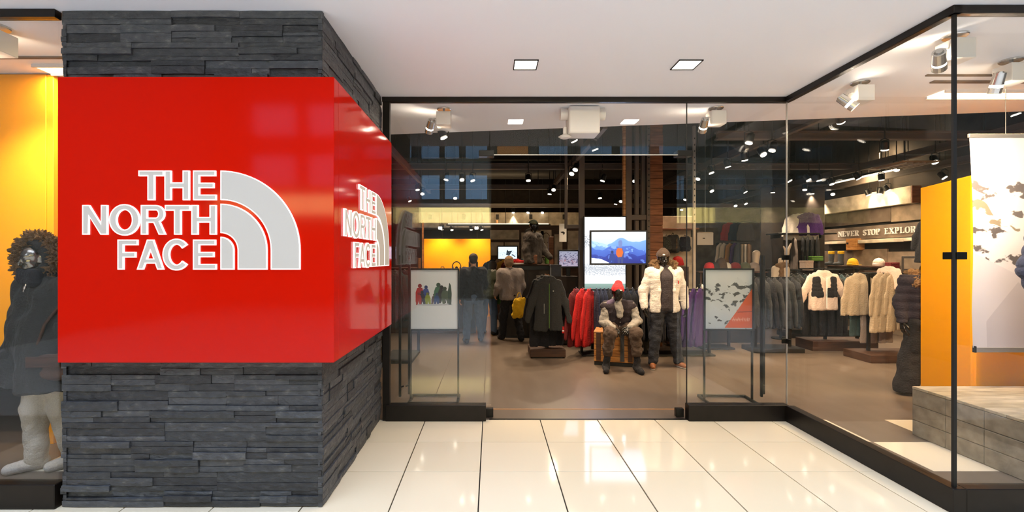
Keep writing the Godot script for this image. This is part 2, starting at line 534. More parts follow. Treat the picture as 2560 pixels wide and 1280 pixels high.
func spot_light(parent: Node3D, where: Vector3, towards: Vector3, energy: float, angle := 32.0, c := Color("ffe2bf")) -> void:
	var l := SpotLight3D.new()
	l.name = "light"
	l.light_energy = energy; l.light_color = c; l.shadow_enabled = true
	l.spot_range = 30.0; l.spot_attenuation = 2.0; l.spot_angle = angle; l.spot_angle_attenuation = 0.8; l.light_size = 0.04
	parent.add_child(l, true)
	l.position = where
	l.basis = Basis.looking_at(towards.normalized(), Vector3.UP if absf(towards.normalized().y) < 0.95 else Vector3(0, 0, 1))

func ceiling_edge(x: float) -> float:   # depth at which the white ceiling stops inside the shop
	return 6.22 - 0.135 * x

func shell() -> void:
	var fl := struct("floor", span(-9.3, 9.3, -0.14, -0.012, -10, GZ), M.grout)
	var t := bx(Vector3.ZERO, Vector3(0.593, 0.012, 0.593), 0.0015).mesh()
	for r in 6:
		for k in range(-7, 8):
			var o := put("tile", t, M.tile[rng.randi() % 3], fl, Vector3(-0.088 + 0.602 * (k + 0.5), -0.006 + rng.randf_range(-0.0004, 0.0004), -(4.94 - 0.6 * (r + 0.5))))
			o.rotation.x = rng.randf_range(-0.0008, 0.0008)
	struct("floor", span(-9.3, 9.3, -0.012, 0.0, -10, 1.34), M.mall_floor)
	var b := B.new()
	for s in [[-6.6, 9.0, 4.96, 18.0], [3.1, 9.0, FZ, 4.96], [-6.6, -2.95, FZ + 0.06, 4.96]]:
		b.box(Vector3((s[0] + s[1]) / 2, -0.06, -(s[2] + s[3]) / 2), Vector3(s[1] - s[0], 0.12, s[3] - s[2]))
	struct("floor", b, M.shop_floor)
	struct("trim_1", span(-0.02, 2.06, 0.0, 0.004, 4.93, 4.965), M.black_metal)
	struct("trim_2", span(-1.1, 3.1, 0.0005, 0.003, 5.27, 5.29), M.wood_pale)
	# white ceiling of the mall front and the windows, cut off on a slant inside the shop
	b = B.new()
	b.xf = Transform3D(Basis(Vector3(1, 0, 0), PI / 2), Vector3(0, CEIL + 0.3, 0))   # polygon (x, -depth) -> x, z
	var poly := PackedVector2Array([Vector2(-9, -2.78), Vector2(9, -2.78), Vector2(9, -ceiling_edge(9)), Vector2(-9, -ceiling_edge(-9))])
	b.prism(poly, 0.0, 0.3)
	struct("ceiling", b, M.white_paint)
	struct("ceiling", span(-6.8, 9.2, 4.75, 4.95, 4.9, 18.2), M.dark_ceiling)
	struct("wall_front", span(-9.2, 9.2, CEIL + 0.3, 11.5, 2.78, 3.0), M.mall_wall)
	struct("wall_front", span(-6.8, 9.2, CEIL + 0.3, 4.95, 4.9, 5.1), M.dark_ceiling)
	struct("wall_left", span(-6.8, -6.6, 0, 4.95, FZ, 18.2), M.dark_wall)
	struct("wall_right", span(9.0, 9.2, 0, 4.95, FZ, 18.2), M.dark_wall)
	struct("wall_back", span(-6.8, 9.2, 0, 4.95, 18.0, 18.2), M.dark_wall)
	struct("wall_front", span(-9.2, -6.6, 0, CEIL, FZ - 0.02, FZ + 0.3), M.pale_wall)

func mall() -> void:   # the side of the mall that the glass and the sign mirror, behind the camera
	struct("wall_mall_left", span(-9.4, -9.2, 0, 11.5, -10.2, FZ + 0.3), M.mall_dark)
	struct("wall_mall_right", span(9.2, 9.4, 0, 11.5, -10.2, FZ + 0.3), M.mall_dark)
	struct("wall_mall_opposite", span(-9.4, 9.4, 0, 11.5, -9.9, -10.1), M.mall_dark)
	struct("trim_3", span(-9.2, 9.2, 2.95, 3.9, -9.9, -9.0), M.mall_wall)
	var band := thing("light_cornice", "long pale yellow lit cornice under the upper gallery across the mall", "light", Vector3(0, 0, 8.96))
	var gl := lit(h("f4dc84"), 4.2)
	for k in 6:
		put("light_panel", bx(Vector3(-7.5 + 3.0 * k, 3.42, 0), Vector3(2.92, 0.62, 0.06), 0.01), gl, band)
	put("frame", bx(Vector3(0, 3.42, 0.03), Vector3(18.2, 0.8, 0.04)), M.alu, band)
	area(band, Vector3(0, 3.42, -0.06), Vector2(16, 0.6), 14.0, h("f7e3a0"), Vector3(0, 0, -1))
	var blue := lit(h("8fbce0"), 0.9)
	var dusk := lit(h("e0903a"), 1.3)
	var n := 0
	for s in [[-7.4, 1.4], [-5.6, 1.2], [-3.9, 1.1], [-2.55, 0.75], [-1.65, 0.6], [-0.62, 0.9], [0.9, 1.3], [2.6, 1.2], [4.4, 1.3], [6.0, 1.2], [7.6, 1.1]]:
		for row in 2:
			n += 1
			var w := frame_node("window_mall_%d" % n)
			var y: float = 4.68 if row == 0 else 6.4
			put("frame", bx(Vector3(s[0], y, 9.88), Vector3(s[1] + 0.12, 1.12, 0.06), 0.01), M.black_frame, w)
			put("pane", bx(Vector3(s[0], y, 9.84), Vector3(s[1], 1.0, 0.03)), dusk if (row == 1 and n % 7 == 0) else blue, w)
	var sk := struct("ceiling_mall", span(-9.4, 9.4, 11.5, 11.7, -10.2, -8.4), M.white_paint)
	put("beam", span(-9.4, 9.4, 11.5, 11.7, 1.6, 3.0), M.white_paint, sk)
	put("beam", span(-9.4, -7.4, 11.5, 11.7, -8.4, 1.6), M.white_paint, sk)
	put("beam", span(7.4, 9.4, 11.5, 11.7, -8.4, 1.6), M.white_paint, sk)
	for k in 5: put("glazing_bar", span(-7.4, 7.4, 11.52, 11.66, -6.8 + 1.7 * k, -6.7 + 1.7 * k), M.white_metal, sk)

func downlights() -> void:
	var px := [1314.0, 1716.0]
	var names := ["left of the two square recessed downlights glowing in the white ceiling", "right of the two square recessed downlights glowing in the white ceiling"]
	for i in 2:
		var p := Vector3((px[i] - 1228.0) / F * 4.09, CEIL, -4.09)
		var o := thing("ceiling_light", names[i], "light", p, 0.0, "square downlights over the entrance")
		var b := B.new()
		for s in [-1.0, 1.0]:
			b.box(Vector3(s * 0.1, -0.002, 0), Vector3(0.008, 0.012, 0.208))
			b.box(Vector3(0, -0.002, s * 0.1), Vector3(0.208, 0.012, 0.008))
		put("frame", b, M.black_metal, o)
		put("diffuser", bx(Vector3(0, 0.0, 0), Vector3(0.19, 0.006, 0.19)), M.lamp_soft, o)
		area(o, Vector3(0, -0.012, 0), Vector2(0.18, 0.18), 1.7, h("fff0dc"))

func slate_piece(l: float, hh: float, d: float) -> B:   # a split stone: chipped front in a strip of facets; length along x, front at +z
	var b := B.new()
	var n := clampi(int(l / 0.07), 2, 6)
	var top := []; var bot := []
	for i in n + 1:
		var x := -l / 2 + l * i / n
		var e := 0.004 if (i == 0 or i == n) else 0.0
		top.append(Vector3(x, hh / 2 - 0.0003 - rng.randf() * 0.0018, d + rng.randf_range(-0.002, 0.0015) - e))
		bot.append(Vector3(x, -hh / 2 + 0.0003 + rng.randf() * 0.0015, d + rng.randf_range(-0.003, 0.0015) - e))
	for i in n:
		var mid0: Vector3 = (top[i] + bot[i]) / 2 + Vector3(0, 0, 0.0008)
		var mid1: Vector3 = (top[i + 1] + bot[i + 1]) / 2 + Vector3(0, 0, 0.0008)
		b.quad(bot[i], bot[i + 1], mid1, mid0)
		b.quad(mid0, mid1, top[i + 1], top[i])
		b.quad(top[i], top[i + 1], Vector3(top[i + 1].x, top[i + 1].y, 0), Vector3(top[i].x, top[i].y, 0))
		b.quad(Vector3(bot[i].x, bot[i].y, 0), Vector3(bot[i + 1].x, bot[i + 1].y, 0), bot[i + 1], bot[i])
	for s in [0, n]:
		var t: Vector3 = top[s]; var u: Vector3 = bot[s]
		var tb := Vector3(t.x, t.y, 0); var ub := Vector3(u.x, u.y, 0)
		if s == 0: b.quad(ub, u, t, tb)
		else: b.quad(u, ub, tb, t)
	return b

var stones := 0

func lay_stone(o: Node3D, rest: Array, face: int, p: Vector3, l: float, hh: float) -> void:
	var b := slate_piece(l - 0.0012, hh - 0.0006, 0.03 + rng.randf_range(-0.008, 0.009) * (2.0 if rng.randf() < 0.3 else 0.8))
	var turn := Basis()
	var where := Vector3(p.x, p.y, -3.23)
	if face == 1:
		turn = Basis(Vector3.UP, PI / 2)
		where = Vector3(-1.18, p.y, -(3.2 + p.x))
	elif face == 2:
		turn = Basis(Vector3.UP, -PI / 2)
		where = Vector3(-2.895, p.y, -(3.2 + p.x))
	var m: int = rng.randi() % M.slate.size()
	if stones < 299 and face < 2:
		stones += 1
		put("stone", b, M.slate[m], o, where).basis = turn
		return
	var q: B = rest[m]
	var xf := Transform3D(turn, where)
	for i in b.v.size():
		q.v.append(xf * b.v[i]); q.n.append(turn * b.n[i]); q.uv.append(Vector2())

func pillar() -> void:
	var x0 := -2.925; var x1 := -1.15; var z0 := 3.2; var z1 := 4.93
	var o := thing("stone_pillar", "square pillar clad in dark grey split slate strips, wrapped by the red sign", "pillar", Vector3(0, 0, 0))
	put("core", span(x0 + 0.03, x1 - 0.03, 0.0, CEIL, z0 + 0.03, z1), M.slate_core, o)
	stones = 0
	var rest := []
	for k in M.slate.size(): rest.append(B.new())
	var faces := [[x0, x1, 0], [0.0, z1 - z0, 1], [0.0, 0.6, 2]]
	for fc in faces:
		var y := 0.004
		while y < CEIL - 0.01:   # bands, cut into blocks of two or three uneven courses
			var band := rng.randf_range(0.08, 0.135)
			if y + band > CEIL - 0.05: band = CEIL - y - 0.002
			if y > 1.05 and y + band < 2.86:   # behind the sign
				y += band
				continue
			var x: float = fc[0]
			while x < fc[1] - 0.02:
				var l := rng.randf_range(0.28, 0.75)
				if fc[1] - (x + l) < 0.2: l = fc[1] - x
				var n := 2 if band < 0.1 or rng.randf() < 0.35 else 3
				var cut := [0.0]
				for q in n - 1: cut.append((q + 1.0) / n + rng.randf_range(-0.1, 0.1))
				cut.append(1.0)
				for q in n:
					var parts := [[0.0, 1.0]]
					if l > 0.4 and rng.randf() < 0.4:
						var s := rng.randf_range(0.25, 0.75)
						parts = [[0.0, s], [s, 1.0]]
					for pt in parts:
						var hh: float = (cut[q + 1] - cut[q]) * band
						var ll: float = (pt[1] - pt[0]) * l
						lay_stone(o, rest, fc[2], Vector3(x + (pt[0] + pt[1]) / 2 * l, y + (cut[q] + cut[q + 1]) / 2 * band, 0), ll, hh)
				x += l
			y += band
	for k in rest.size():
		if rest[k].v.size(): put("stone", rest[k], M.slate[k], o).set_meta("kind", "stuff")

# letters in a unit box, as polygons
func bar(x0: float, y0: float, x1: float, y1: float) -> Array:
	return [Vector2(x0, y0), Vector2(x1, y0), Vector2(x1, y1), Vector2(x0, y1)]

func arc(cx: float, cy: float, rx: float, ry: float, ix: float, iy: float, a0: float, a1: float, n := 18) -> Array:
	var p := []
	for i in n + 1:
		var a := deg_to_rad(lerpf(a0, a1, float(i) / n))
		p.append(Vector2(cx + cos(a) * rx, cy + sin(a) * ry))
	for i in range(n, -1, -1):
		var a := deg_to_rad(lerpf(a0, a1, float(i) / n))
		p.append(Vector2(cx + cos(a) * ix, cy + sin(a) * iy))
	return p

func glyph(c: String) -> Array:
	match c:
		"T": return [bar(0, 0.81, 1, 1), bar(0.36, 0, 0.64, 0.82)]
		"H": return [bar(0, 0, 0.27, 1), bar(0.73, 0, 1, 1), bar(0.26, 0.41, 0.74, 0.6)]
		"E": return [bar(0, 0, 0.28, 1), bar(0.27, 0.81, 0.97, 1), bar(0.27, 0.41, 0.9, 0.59), bar(0.27, 0, 1, 0.19)]
		"F": return [bar(0, 0, 0.3, 1), bar(0.29, 0.81, 1, 1), bar(0.29, 0.4, 0.9, 0.59)]
		"N": return [bar(0, 0, 0.26, 1), bar(0.74, 0, 1, 1), [Vector2(0.0, 1), Vector2(0.28, 1), Vector2(1, 0), Vector2(0.72, 0)]]
		"O": return [arc(0.5, 0.5, 0.5, 0.53, 0.25, 0.33, 87, 273), arc(0.5, 0.5, 0.5, 0.53, 0.25, 0.33, -93, 93)]
		"C": return [arc(0.5, 0.5, 0.5, 0.53, 0.25, 0.33, 38, 322, 30)]
		"R": return [bar(0, 0, 0.26, 1), bar(0.25, 0.82, 0.6, 1), bar(0.25, 0.4, 0.6, 0.58), arc(0.6, 0.7, 0.36, 0.3, 0.1, 0.12, -90, 90), [Vector2(0.5, 0.42), Vector2(0.76, 0.45), Vector2(1, 0), Vector2(0.72, 0)]]
		"A": return [[Vector2(0, 0), Vector2(0.24, 0), Vector2(0.56, 0.8), Vector2(0.62, 1), Vector2(0.38, 1)], [Vector2(1, 0), Vector2(0.76, 0), Vector2(0.44, 0.8), Vector2(0.38, 1), Vector2(0.62, 1)], bar(0.2, 0.2, 0.8, 0.37)]
	return []

func outline(polys: Array) -> Array:   # the loops round the joined polygons: outer ones counter-clockwise, holes clockwise
	var outer: Array = [PackedVector2Array(polys[0])]
	var holes := []
	for i in range(1, polys.size()):
		var cur := PackedVector2Array(polys[i])
		if Geometry2D.is_polygon_clockwise(cur): cur.reverse()
		var keep := []
		for o in outer:
			var res := Geometry2D.merge_polygons(o, cur)
			var solid := []
			for r in res:
				if Geometry2D.is_polygon_clockwise(r): holes.append(r)
				else: solid.append(r)
			if solid.size() == 1: cur = solid[0]
			else: keep.append(o)
		keep.append(cur)
		outer = keep
	for o in outer:
		if Geometry2D.is_polygon_clockwise(o): o.reverse()
	return outer + holes

func rim(b: B, loop: PackedVector2Array, w: float, z: float) -> void:
	var n := loop.size()
	var inner := PackedVector2Array()
	for i in n:
		var e0 := (loop[i] - loop[(i + n - 1) % n]).normalized(); var e1 := (loop[(i + 1) % n] - loop[i]).normalized()
		var n0 := Vector2(-e0.y, e0.x); var n1 := Vector2(-e1.y, e1.x)
		inner.append(loop[i] + (n0 + n1) / maxf(0.45, 1.0 + n0.dot(n1)) * w)
	for i in n:
		var k := (i + 1) % n
		b.quad(Vector3(loop[i].x, loop[i].y, z), Vector3(loop[k].x, loop[k].y, z), Vector3(inner[k].x, inner[k].y, z), Vector3(inner[i].x, inner[i].y, z))

func emblem(kind: int) -> Array:   # bands of the quarter dome, in sign pixels from its lower left corner (y up), one polygon each
	var cy := 48.0
	var ro: float = [199.0, 116.5, 34.0][kind]
	var ri: float = [125.5, 43.0, 0.0][kind]
	var p := []
	for i in 25:
		var a := deg_to_rad(90.0 * i / 24)
		p.append(Vector2(cos(a) * ro, cy + sin(a) * ro))
	p.insert(0, Vector2(ro, 0))
	if ri == 0.0:
		p.append(Vector2(0, 0))
		return p
	for i in range(24, -1, -1):
		var a := deg_to_rad(90.0 * i / 24)
		p.append(Vector2(cos(a) * ri, cy + sin(a) * ri))
	p.append(Vector2(ri, 0))
	return p

func sign_box() -> void:
	var zf := 3.107; var xl := -2.87; var xr := -1.04; var y0 := 1.007; var y1 := 2.899; var zb := 4.9
	var o := thing("red_sign", "large glossy red box sign wrapped round the slate pillar, white glowing letters and quarter dome", "sign")
	var b := B.new()   # an L of two panels with thickness
	b.box(Vector3((xl + xr) / 2, (y0 + y1) / 2, -(zf + 0.045)), Vector3(xr - xl, y1 - y0, 0.09), 0.003)
	put("front_panel", b, M.red, o)
	b = bx(Vector3(xr - 0.05, (y0 + y1) / 2, -(zf + 0.09 + zb) / 2), Vector3(0.1, y1 - y0, zb - zf - 0.09), 0.003)
	put("side_panel", b, M.red, o)
	var rows := [["THE", [[349, 412], [414, 476], [485, 543]], 427, 501], ["NORTH", [[209, 272], [276, 352], [355, 417], [415, 478], [481, 543]], 513, 587], ["FACE", [[297, 347], [345, 412], [409, 478], [485, 543]], 599, 674]]
	var k := zf / F
	for side in 2:
		var xf := Transform3D(Basis(), Vector3(-2.866 - 145 * k, 0, -zf))
		var depth := 0.010
		if side == 1:   # the same sign again round the corner, read towards the shop
			xf = Transform3D(Basis(Vector3.UP, PI / 2), Vector3(xr, 0, -zf - 0.02))
			depth = 0.012
		for r in rows:
			for i in r[1].size():
				var x0: float = r[1][i][0]; var x1: float = r[1][i][1]
				if side == 1: x0 -= 145.0; x1 -= 145.0
				var ya: float = EYE - (r[3] - 645.0) * k; var yb: float = EYE - (r[2] - 645.0) * k
				var fb := B.new(); var sb := B.new()
				fb.xf = xf; sb.xf = xf
				var all := []
				for g in glyph(r[0][i]):
					var p := PackedVector2Array()
					for q in g: p.append(Vector2(lerpf(x0, x1, q.x) * k, lerpf(ya, yb, q.y)))
					if Geometry2D.is_polygon_clockwise(p): p.reverse()
					all.append(p)
					fb.prism(p, 0.0, depth + 0.0003 * all.size(), 1); sb.prism(p, 0.0, depth, 2)
				for loop in outline(all): rim(sb, loop, 2.6 * k, depth + 0.002)
				var l := put("letter", fb, M.letter, o)
				put("letter_edge", sb, M.letter_edge, l)
		for e in 3:
			var fb := B.new(); var sb := B.new()
			fb.xf = xf; sb.xf = xf
			var p := PackedVector2Array()
			for q in emblem(e): p.append(Vector2((q.x + (553.0 if side == 0 else 408.0)) * k, EYE - (674.0 - q.y - 645.0) * k))
			if Geometry2D.is_polygon_clockwise(p): p.reverse()
			fb.prism(p, 0.0, depth, 1); sb.prism(p, 0.0, depth, 2); rim(sb, p, 2.6 * k, depth + 0.0006)
			var l := put("emblem_band", fb, M.letter, o)
			put("emblem_edge", sb, M.letter_edge, l)

func glazing() -> void:
	# black channels: heads under the ceiling and the tall base rails
	struct("trim_4", span(-1.14, 3.13, 3.33, CEIL, GZ - 0.03, GZ + 0.03, 0.004), M.black_frame)
	struct("trim_5", span(3.075, 3.135, 3.33, CEIL, FZ - 0.03, GZ - 0.03, 0.004), M.black_frame)
	struct("trim_6", span(3.075, 9.0, 3.33, CEIL, FZ - 0.03, FZ + 0.03, 0.004), M.black_frame)
	struct("trim_7", span(-6.6, -2.95, 3.33, CEIL, FZ + 0.02, FZ + 0.08, 0.004), M.black_frame)
	struct("baseboard_entrance_left", span(-1.1, -0.055, 0, 0.168, GZ - 0.05, GZ + 0.05, 0.004), M.black_frame)
	struct("baseboard_entrance_right", span(2.055, 3.1, 0, 0.168, GZ - 0.05, GZ + 0.05, 0.004), M.black_frame)
	struct("baseboard_side", span(3.06, 3.15, 0, 0.168, FZ - 0.04, GZ - 0.05, 0.004), M.black_frame)
	struct("baseboard_right", span(3.151, 9.0, 0, 0.168, FZ - 0.04, FZ + 0.05, 0.004), M.black_frame)
	struct("baseboard_left", span(-6.6, -2.95, 0, 0.168, FZ + 0.02, FZ + 0.11, 0.004), M.black_frame)
	struct("trim_8", span(-1.135, -1.06, 0, 3.33, GZ - 0.03, GZ + 0.03, 0.003), M.black_frame)
	var y0 := 0.168; var y1 := 3.33
	var spec := [["window_1", -1.06, -0.02, y0, y1, GZ, 0], ["window_2", 2.055, 3.09, y0, y1, GZ, 0], ["window_3", -0.012, 2.048, 2.785, y1, GZ, 0],
		["window_4", FZ + 0.008, GZ - 0.01, y0, y1, 3.105, 1], ["window_5", 3.115, 9.0, y0, y1, FZ, 0], ["window_6", -6.6, -2.955, y0, y1, FZ + 0.06, 0]]
	for s in spec:
		var w := frame_node(s[0])
		var b := bx(Vector3((s[1] + s[2]) / 2, (s[3] + s[4]) / 2, -s[5]), Vector3(s[2] - s[1], s[4] - s[3], 0.012))
		if s[6] == 1: b = bx(Vector3(s[5], (s[3] + s[4]) / 2, -(s[1] + s[2]) / 2), Vector3(0.012, s[4] - s[3], s[2] - s[1]))
		put("pane", b, M.glass, w)
	# dark silicone joint and clamps where the panes of the right-hand window meet
	struct("trim_9", span(3.094, 3.116, 0.168, 3.33, FZ - 0.008, FZ + 0.009), M.rubber)
	struct("trim_10", span(3.096, 3.106, 0.168, 3.33, GZ - 0.008, GZ + 0.006), M.alu)
	struct("trim_11", span(2.048, 2.056, 0.168, 3.33, GZ - 0.006, GZ + 0.006), M.rubber)
	struct("trim_12", span(-0.012, 2.048, 2.778, 2.786, GZ - 0.008, GZ + 0.008), M.alu)
	var n := 0
	for c in [[3.11, FZ, 1.715, 0], [3.1, GZ, 1.705, 1], [3.1, GZ, 0.83, 1]]:
		var lab: String = ["small black glass clamp at the near corner joint of the right display window", "upper black glass clamp where the entrance glass meets the side window", "lower black glass clamp near the floor where entrance glass meets side window"][n]
		n += 1
		var o := thing("glass_clamp", lab, "clamp", Vector3(c[0], c[2], -c[1]))
		if c[3] == 0:
			put("plate", bx(Vector3(0.033, 0, 0.012), Vector3(0.07, 0.05, 0.01), 0.002), M.black_metal, o)
			put("plate", bx(Vector3(-0.012, 0, -0.035), Vector3(0.01, 0.05, 0.07), 0.002), M.black_metal, o)
		else:
			put("plate", bx(Vector3(-0.03, 0, 0.012), Vector3(0.056, 0.05, 0.01), 0.002), M.black_metal, o)
			put("plate", bx(Vector3(-0.005, 0, 0.045), Vector3(0.018, 0.05, 0.056), 0.002), M.black_metal, o)
	# the two glass doors, folded back flat behind the fixed panes
	var dz := GZ + 0.09
	for s in 2:
		var d := frame_node("door_%d" % (s + 1))
		var xa: float = [-1.02, 1.985][s]; var xb: float = [0.0, 3.0][s]
		put("pane", bx(Vector3((xa + xb) / 2, 1.45, -dz), Vector3(xb - xa, 2.64, 0.012)), M.glass, d)
		var px: float = [0.0, 1.985][s]
		var sg: float = [-1.0, 1.0][s]
		put("pivot_shoe", bx(Vector3(px + sg * 0.02, 0.055, -dz + 0.01), Vector3(0.085, 0.09, 0.05), 0.004), M.black_metal, d)
		put("pivot_patch", bx(Vector3(px + sg * 0.05, 2.8, -dz + 0.04), Vector3(0.16, 0.06, 0.12), 0.004), M.black_metal, d)
		var hx: float = [-0.925, 2.9][s]
		for off in [-0.05, 0.05]:
			var b := B.new()
			b.box(Vector3(hx + off * 0.8, 0.98, -dz - off), Vector3(0.026, 1.5, 0.026), 0.006)
			for yy in [0.33, 1.63]: b.cyl(Vector3(hx + off * 0.8, yy, -dz - off), Vector3(hx + off * 0.3, yy, -dz), 0.009, 0.009, 8)
			put("pull_handle", b, M.black_metal, d)

func window_fixtures() -> void:
	# white monopoint spotlights: ceiling disc, square gear box, silver head on a curved arm
	var list := [
		[1110.0, 272.0, "white square-box spotlight on the ceiling just inside the entrance, left of the white speaker", Vector3(-0.5, -1.0, -1.2)],
		[1790.0, 269.0, "white square-box spotlight on the ceiling above the right glass door", Vector3(0.2, -1.0, -1.2)],
		[2150.0, 205.0, "white box spotlight behind the side window, middle of the sloping row", Vector3(0.9, -1.0, 0.5)],
		[2388.0, 88.0, "white box spotlight nearest the corner joint of the right display window", Vector3(1.5, -1.25, -1.55), 13.0],
		[2528.0, 150.0, "white spotlight with silver head above the hanging mountain banner", Vector3(0.1, -1.2, -0.5)],
		[-8.0, 66.0, "white box spotlight on the ceiling of the left display window", Vector3(-0.25, -0.8, -0.75)]]
	for s in list:
		var z: float = (CEIL - EYE) * F / (645.0 - s[1])
		var p := Vector3((s[0] - 1228.0) / F * z, CEIL, -z)
		var o := thing("spotlight", s[2], "spotlight", p, 0.0, "white spotlights on the window ceiling")
		var b := B.new()
		b.xf.origin.y = -0.012
		b.lathe([[0.0, -0.004], [0.075, -0.004], [0.08, 0.002], [0.08, 0.012], [0.0, 0.012]], 28)
		put("canopy", b, M.chrome, o)
		put("stem", cyl_of(Vector3(0, -0.01, 0), Vector3(0, -0.05, 0), 0.012), M.alu, o)
		put("gear_box", bx(Vector3(0, -0.125, 0), Vector3(0.16, 0.15, 0.16), 0.004), M.white_metal, o)
		var hd: Vector3 = Vector3(-0.15, -0.2, 0.03)
		var dir: Vector3 = s[3].normalized()
		b = B.new()
		var arm := []
		for i in 7: arm.append(Vector3(-0.075 - 0.075 * sin(i * PI / 12), -0.12 - 0.08 * i / 6.0 + 0.035 * sin(i * PI / 6), 0.03))
		b.tube(arm, 0.006, 6)
		put("arm", b, M.chrome, o)
		b = B.new()
		b.cyl(hd - dir * 0.075, hd + dir * 0.02, 0.042, 0.046, 18)
		b.cyl(hd - dir * 0.085, hd - dir * 0.075, 0.02, 0.03, 12)
		var hdn := put("lamp_head", b, M.chrome, o)
		b = B.new()   # snoot: an open tube
		var u := dir.cross(Vector3(0, 0.3, 1)).normalized(); var w := dir.cross(u)
		for i in 18:
			var e0 := u * cos(TAU * i / 18) + w * sin(TAU * i / 18); var e1 := u * cos(TAU * (i + 1) / 18) + w * sin(TAU * (i + 1) / 18)
			b.quad(hd + dir * 0.044 + e0 * 0.047, hd + dir * 0.044 + e1 * 0.047, hd + dir * 0.09 + e1 * 0.047, hd + dir * 0.09 + e0 * 0.047)
			b.quad(hd + dir * 0.09 + e0 * 0.044, hd + dir * 0.09 + e1 * 0.044, hd + dir * 0.044 + e1 * 0.044, hd + dir * 0.044 + e0 * 0.044)
		put("snoot", b, M.chrome, hdn)
		put("lens", cyl_of(hd + dir * 0.02, hd + dir * 0.042, 0.043), M.lamp, hdn)
		var om := OmniLight3D.new()
		om.name = "glow"; om.light_energy = 0.22; om.light_color = h("ffe8cc"); om.shadow_enabled = true; om.light_size = 0.03; om.omni_range = 30.0; om.omni_attenuation = 2.0
		o.add_child(om, true); om.position = hd + dir * 0.031
		spot_light(o, hd + dir * 0.043, dir, s[4] if s.size() > 4 else 4.5, 36.0)
	# big white speaker box on its bracket
	var z2 := 5.29
	var o2 := thing("ceiling_speaker", "large white speaker box hung on a bracket from the ceiling over the entrance", "speaker", Vector3((1456.0 - 1228.0) / F * z2, CEIL, -z2))
	put("cabinet", bx(Vector3(0, -0.16, 0), Vector3(0.34, 0.3, 0.26), 0.012), M.white_metal, o2)
	var b2 := B.new()
	b2.box(Vector3(0, -0.006, 0), Vector3(0.5, 0.012, 0.06), 0.003)
	for s in [-1.0, 1.0]:
		b2.cyl(Vector3(s * 0.172, -0.07, 0), Vector3(s * 0.25, -0.07, 0), 0.065, 0.065, 20)
		b2.box(Vector3(s * 0.235, -0.04, 0), Vector3(0.016, 0.08, 0.05), 0.003)
	put("bracket", b2, M.white_metal, o2)
	b2 = B.new()
	b2.cyl(Vector3(-0.2, -0.22, 0.02), Vector3(-0.2, -0.3, 0.02), 0.022, 0.022, 12)
	b2.xf.origin = Vector3(-0.2, -0.33, 0.02)
	b2.lathe([[0.0, -0.015], [0.05, -0.012], [0.075, 0.005], [0.03, 0.03], [0.0, 0.035]], 18)
	put("swivel_sensor", b2, M.white_metal, o2)

func cyl_of(a: Vector3, b: Vector3, r: float, seg := 14) -> B:
	var o := B.new(); o.cyl(a, b, r, r, seg); return o

